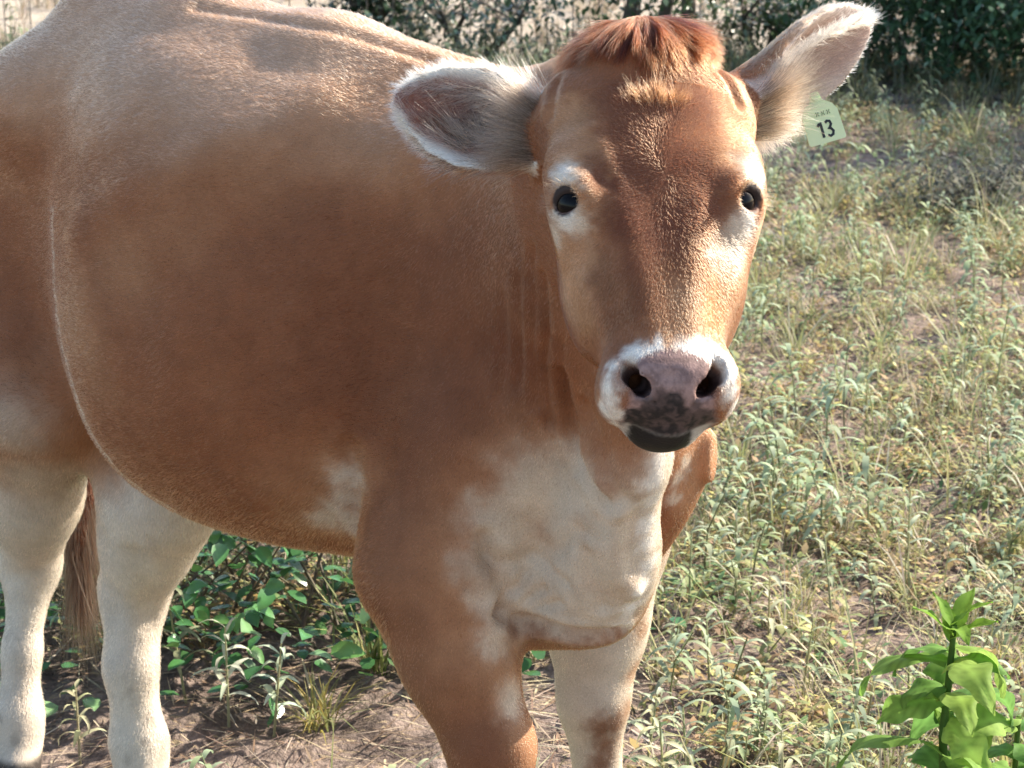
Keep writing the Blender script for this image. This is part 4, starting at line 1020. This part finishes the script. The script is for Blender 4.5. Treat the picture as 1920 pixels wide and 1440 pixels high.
for i in range(31):
    t = i/30; zz_ = H_*(.20+.75*min(1, max(0, t+U(-.05, .05)))); az = i*2.39+.5+U(-.7, .7)
    leaf_object(random.choice(BL), bp_, (0.004*math.cos(az), .004*math.sin(az), zz_), az, U(-.55, .50)+.40*t, U(-.7, .7), (1.30-.45*t)*U(.7, 1.15))
for i in range(7):
    az = i*2.39; leaf_object(random.choice(SL), bp_, (0, 0, H_-.004*i), az, U(.5, 1.2), U(-.3, .3), U(.7, 1.1))
for i in range(9):
    az = U(0, 6.28); leaf_object(random.choice(SL), bp_, (.004*math.cos(az), .004*math.sin(az), U(.1, .36)), az, U(.4, 1.0), U(-.3, .3), U(.6, .9))
# second shoot of the same kind at its right edge
bx, by, _ = ray_at(1905, 1420, 2.80)
bq = plant_root('broadleaf_plant', bx, by, 'shorter green broad-leaved shoot at the very right edge of the frame', 'plant')
part_obj('stem', stem_strip((0, 0, -.03), (0, 0, .30), .007, .004, np.array((.12, .19, .05)), 6), 'bright_leaf', bq)
for i in range(13): leaf_object(random.choice(BL), bq, (0, 0, .08+.215*i/12), i*2.39, U(.2, .6), U(-.3, .3), (1.0-.3*i/12)*U(.8, 1.0))
# dark leafy bush behind the cow
bx, by = -.55, 3.86
bu_ = plant_root('leafy_bush', bx, by, 'dark green round-leaved bush growing low behind the belly of the cow', 'bush')
RL = [leaf_mesh('leaf', U(.038, .054), U(.028, .040), U(.2, .8), c, 'bush_leaf', 4, 2, .001, 0, .25) for c in ((.065, .19, .060), (.085, .22, .070), (.055, .16, .055), (.11, .25, .070), (.16, .29, .13), (.07, .20, .07))]
bl = []
while len(bl) < 2100:
    q = np.array([U(-1, 1), U(-1, 1), U(0, 1)]); r = math.sqrt(q[0]**2+q[1]**2+q[2]**2)
    if r > 1 or random.random() > .2+.8*r: continue
    k = 1+.25*(float(vnoise(q[None]*1.0, 4, 140)[0])-.5)*2
    bl.append((q[0]*.80*k, q[1]*.42*k, .02+q[2]*.50*k, r))
bl.sort(key=lambda a: a[1]-a[2]*.8)
for x, y, zq, r in bl[:290]:
    leaf_object(random.choice(RL), bu_, (x, y, zq), math.atan2(y, x)+U(-1.2, 1.2), U(-.6, .8), U(-.8, .8), U(.7, 1.25))
parts = []
for x, y, zq, r in bl[290:]:
    parts.append(leaf_strip((x, y, zq), U(0, 6.28), U(-.6, .8), U(.03, .045), U(.022, .032), U(.2, .9), vary((.06, .16, .055), .3), 3))
part_obj('inner_leaves', join(parts), 'bush_leaf', bu_, 'stuff')
part_obj('twigs', join([stem_strip((U(-.3, .3), U(-.2, .2), -.02), (x*.95, y*.95, zq*.97), .004, .0016, vary((.16, .13, .09)), 4, (U(-.03, .03), 0, .03)) for x, y, zq, r in random.sample(bl, 60)]), 'weed_leaf', bu_)
# pale weeds standing on their own
def single_weed(px, py, d, h, n, L, w, c, label, group=None, lean=(0, 0)):
    x, y, _ = ray_at(px, py, d)
    o = plant_root('weed', x, y, label, 'weed', group)
    top = np.array([lean[0], lean[1], h]); part_obj('stem', stem_strip((0, 0, -.02), top, .0030, .0014, vary((.36, .36, .22), .1), 5), 'weed_leaf', o)
    me = [leaf_mesh('leaf', L*U(.85, 1.15), w*U(.9, 1.1), U(1.2, 2.4), vary(c, .12), 'weed_leaf', 6, 2, .001, 0, .35) for _ in range(3)]
    for i in range(n):
        t = .32+.68*i/max(n-1, 1); leaf_object(random.choice(me), o, tuple(top*t), i*2.4+U(-.4, .4), U(.2, .95), U(-.3, .3), (1.2-.45*t)*U(.85, 1.1))
    return o
PALE = (.42, .47, .34)
single_weed(428, 1330, 3.42, .185, 13, .062, .010, PALE, 'pale drooping weed in front of the dark bush, the left one of two')
single_weed(510, 1352, 3.38, .175, 12, .060, .011, PALE, 'pale drooping weed in front of the dark bush, the right one of two', lean=(.02, 0))
single_weed(148, 1390, 3.30, .14, 12, .055, .010, (.40, .40, .24), 'pale weed between the two hind legs of the cow')
single_weed(350, 1290, 3.55, .235, 12, .072, .013, (.22, .25, .15), 'tall hanging weed right beside the far hind leg', lean=(-.03, 0))
FG = 'grey-green weeds in the right foreground'
for px, py, d, h, lb in (
    (1385, 1560, 2.95, .175, 'grey-green weed at the bottom edge, halfway between the far foreleg and the bright plant'),
    (1475, 1580, 2.92, .20, 'tall arching grey-green weed at the bottom edge, nearest left of the bright plant'),
    (1250, 1520, 3.05, .15, 'grey-green weed at the bottom edge just right of the far foreleg'),
    (1540, 1500, 3.02, .17, 'grey-green weed rooted under the left leaves of the bright plant'),
    (1290, 1470, 3.15, .13, 'short grey-green weed behind the bottom-edge weeds right of the far foreleg'),
    (1210, 1450, 3.20, .12, 'small grey-green weed touching the far foreleg low down'),
    (1420, 1440, 3.22, .13, 'small grey-green weed above the tall arching weed at the bottom edge'),
    (1500, 1330, 3.48, .15, 'grey-green weed below the fluffy grass seed head'),
    (1330, 1330, 3.5, .13, 'short grey-green weed midway between far foreleg and seed head, near the bottom'),
    (1620, 1380, 3.35, .15, 'grey-green weed directly left of the bright plant, level with its middle leaves'),
    (1440, 1240, 3.72, .15, 'grey-green weed left of the fluffy grass seed head'),
    (1560, 1180, 3.9, .16, 'grey-green weed right above the fluffy grass seed head'),
    (1290, 1190, 3.9, .14, 'grey-green weed close to the brisket of the cow on the right'),
    (1380, 1110, 4.15, .16, 'grey-green weed in the open below the muzzle, right of the brisket'),
    (1700, 1090, 4.2, .17, 'grey-green weed just above the top of the bright plant'),
    (1850, 1010, 4.6, .18, 'grey-green weed above and right of the bright plant, near the frame edge'),
    (1500, 990, 4.6, .15, 'grey-green weed in the open, level with the brisket'),
    (1620, 900, 5.1, .16, 'grey-green weed in the open pasture, level with the chin'),
    (1800, 860, 5.3, .18, 'farthest grey-green weed, level with the chin near the right edge')):
    c = random.choice(((.39, .44, .29), (.43, .46, .31), (.36, .42, .25)))
    single_weed(px, py, d, h, random.randint(8, 12), U(.052, .068), U(.0085, .0115), c, lb, FG, (U(-.02, .02), U(-.02, .02)))
def single_tuft(px, py, d, n, L, cols, label):
    x, y, _ = ray_at(px, py, d); o = plant_root('grass_tuft', x, y, label, 'grass tuft')
    part_obj('blades', tuft(n, L, .0042, cols), 'weed_leaf', o, 'stuff'); return o
single_tuft(598, 1350, 3.42, 60, .15, (YEL, OLIVE, (.33, .28, .08)), 'yellow-green grass tuft on bare soil beside the dark bush')
single_tuft(705, 1230, 3.62, 60, .24, (YEL, (.20, .25, .07), OLIVE), 'tall yellow-green grass tuft behind the near foreleg')
single_tuft(1660, 1420, 3.0, 46, .24, (YEL, (.24, .28, .09), STRAW), 'thin grass tuft left of the bright broad-leaved plant')
single_tuft(1885, 1330, 3.1, 46, .30, (YEL, (.26, .30, .10)), 'tall thin grass behind the bright broad-leaved plant')
# long dry stalks
def stalk(px, py, d, az, el, L, bend, c, label):
    x, y, _ = ray_at(px, py, d); o = plant_root('grass_stalk', x, y, label, 'grass stalk'); pts = []; p = np.array([0, 0, -.01]); e = el
    for i in range(7): pts.append(p.copy()); e = el-bend*i/6; p = p+np.array([math.cos(az)*math.cos(e), math.sin(az)*math.cos(e), math.sin(e)])*L/6
    part_obj('stem', join([stem_strip(pts[i], pts[i+1], .0024-.00022*i, .0022-.00022*i, np.array(c), 5) for i in range(6)]), 'weed_leaf', o)
    part_obj('blade', leaf_strip(tuple(pts[2]), az+.6, .7, L*.45, .005, 1.0, np.array(c)*.9, 5), 'weed_leaf', o)
stalk(1600, 1500, 2.9, 3.0, .95, .36, .8, (.40, .40, .14), 'long yellow stalk leaning left beside the bright plant')
stalk(1930, 1330, 3.05, 2.6, .85, .34, .3, (.38, .40, .13), 'long yellow-green stalk crossing behind the bright plant')
stalk(1380, 1240, 3.75, 2.5, 1.1, .26, .9, (.26, .34, .12), 'slender green stalk bending left in the weeds below the muzzle')
stalk(625, 1190, 3.75, 1.6, 1.45, .26, .15, (.28, .36, .16), 'upright pale green stalk standing in the dark bush')
# a fluffy grass head
x, y, _ = ray_at(1530, 1290, 3.62); gh = plant_root('foxtail_grass', x, y, 'fluffy beige seed head of grass in the weeds', 'seed head')
pts = [np.array([0, 0, -.01]), np.array([-.006, 0, .06]), np.array([-.002, 0, .10]), np.array([.016, 0, .115]), np.array([.034, 0, .105])]
part_obj('stem', join([stem_strip(pts[i], pts[i+1], .0014, .0013, np.array((.35, .32, .15)), 5) for i in range(4)]), 'weed_leaf', gh)
fl_ = []
for _ in range(420):
    t = U(0, 1); b = pts[2]*(1-t)**2+2*pts[3]*t*(1-t)+pts[4]*t*t if t < 2 else None
    fl_.append(leaf_strip(b, U(0, 6.28), U(-1.2, 1.4), U(.010, .017), .0009, U(-.3, .3), vary((.50, .36, .24), .15), 2, taper=.4))
part_obj('bristles', join(fl_), 'weed_leaf', gh, 'stuff')

# ---- fence along the back
fy = lambda x: 12.75+.03*x
fence = plant_root('wire_fence', 0, 12.75, 'square mesh wire fence across the back of the pasture', 'fence')
def tube(pts, r, k=5): return join([stem_strip(pts[i], pts[i+1], r, r, np.array((.1, .1, .1)), k) for i in range(len(pts)-1)])
for zz_ in (.05, .16, .28, .40, .55, .72, .90, 1.08):
    part_obj('line_wire', tube([(x, fy(x)-12.75, zz_+.01*math.sin(x*1.3)) for x in np.arange(-8, 8.1, 2)], .0038, 4), 'wire', fence)
part_obj('stay_wires', join([stem_strip((x, fy(x)-12.75, .03), (x+U(-.01, .01), fy(x)-12.75, 1.09), .0034, .0034, np.array((.1, .1, .1)), 4) for x in np.arange(-8, 8, .152)]), 'wire', fence, 'stuff')
for x in (-7.6, -5.3, -2.1, 1.05, 4.3, 7.5):
    part_obj('post', stem_strip((x, fy(x)-12.75+.05, -.1), (x, fy(x)-12.75+.05, 1.3), .045, .042, np.array((.1, .1, .1)), 9), 'post', fence)

# ---- brush and trees along the fence
def woody(name, x, y, h, rx, rz, zc, n, leaf, c, label, trunks=4, group=None, fill=.35, r0=.03, mat='bush_leaf'):
    o = plant_root(name, x, y, label, 'tree' if name == 'tree' else 'bush', group)
    st, tips = [], []
    for i in range(trunks):
        a = U(0, 6.28); b = np.array([U(-.1, .1)*rx, U(-.1, .1)*rx, -.05]); e = np.array([math.cos(a)*rx*U(.1, .45), math.sin(a)*rx*U(.1, .45), zc*U(.8, 1.1)])
        st.append(stem_strip(b, e, r0, r0*.55, np.array((.1, .08, .06)), 7, (U(-.1, .1), U(-.1, .1), 0)))
        for _ in range(7):
            a2 = U(0, 6.28); rr = U(.35, .95); t = np.array([math.cos(a2)*rx*rr, math.sin(a2)*rx*rr, max(.08, zc+U(-.9, .9)*rz)]); st.append(stem_strip(e, t, r0*.4, r0*.1, np.array((.1, .08, .06)), 5, (U(-.12, .12)*rx, 0, U(0, .15)*rx))); tips.append((e, t))
    part_obj('trunk', join(st), 'bark', o)
    L = []
    for _ in range(n):
        e, t = random.choice(tips); k = U(.35, 1.08)
        if random.random() < fill:
            q = np.array([random.gauss(0, 1) for _ in range(3)]); q /= np.linalg.norm(q); q *= random.random()**.45; b = np.array([q[0]*rx, q[1]*rx, zc+q[2]*rz])
        else: b = e+(t-e)*k+np.array([U(-1, 1), U(-1, 1), U(-1, 1)])*(.10+.16*rx)*random.random()
        if b[2] < .03: continue
        L.append(leaf_strip(b, U(0, 6.28), U(-1.0, .8), leaf*U(.7, 1.3), leaf*.55*U(.7, 1.2), U(.1, .9), vary(c, .35), 2))
    part_obj('crown', join(L), mat, o); return o
at_ = lambda px, d: ray_at(px, 100, d)[0]
woody('bush', at_(690, 13.2), 13.2, .9, .42, .40, .36, 1700, .055, (.035, .065, .032), 'dense dark green bush at the fence just above the back of the cow', 5)
woody('bush', at_(900, 12.9), 12.9, .8, .85, .34, .28, 1050, .055, (.085, .135, .080), 'sparse dark bush at the fence between the bush above the back and the head', 5)
woody('tree', at_(1205, 12.6), 12.6, 3, 1.10, .85, .85, 5200, .058, (.085, .135, .068), 'small tree with a dark trunk at the fence directly above the head', 3, None, .25, .05)
woody('bush', at_(1440, 12.9), 12.9, .8, .70, .30, .26, 1500, .055, (.10, .15, .065), 'sparse lighter bush at the fence between the head and the raised ear', 5)
woody('bush', at_(1730, 12.3), 12.3, 1.6, .95, .60, .52, 8200, .060, (.075, .150, .080), 'large dense green bush in the upper right corner behind the raised ear', 6)
woody('bush', at_(1960, 11.7), 11.7, 1.6, .95, .60, .52, 7000, .060, (.070, .145, .078), 'dense green bush cut by the right edge of the frame at the top', 6)
woody('bush', 1.74, 8.0, .3, .34, .14, .12, 1500, .030, (.12, .125, .095), 'low greyish bush in the shade near the right edge, level with the eyes', 5, None, .5, .008, 'weed_leaf')
woody('tree', 5.3, 10.9, 4, 1.7, 1.1, 2.2, 4200, .10, (.05, .085, .04), 'leafy tree outside the frame on the right whose shade falls on the weeds', 3, None, .3, .10)
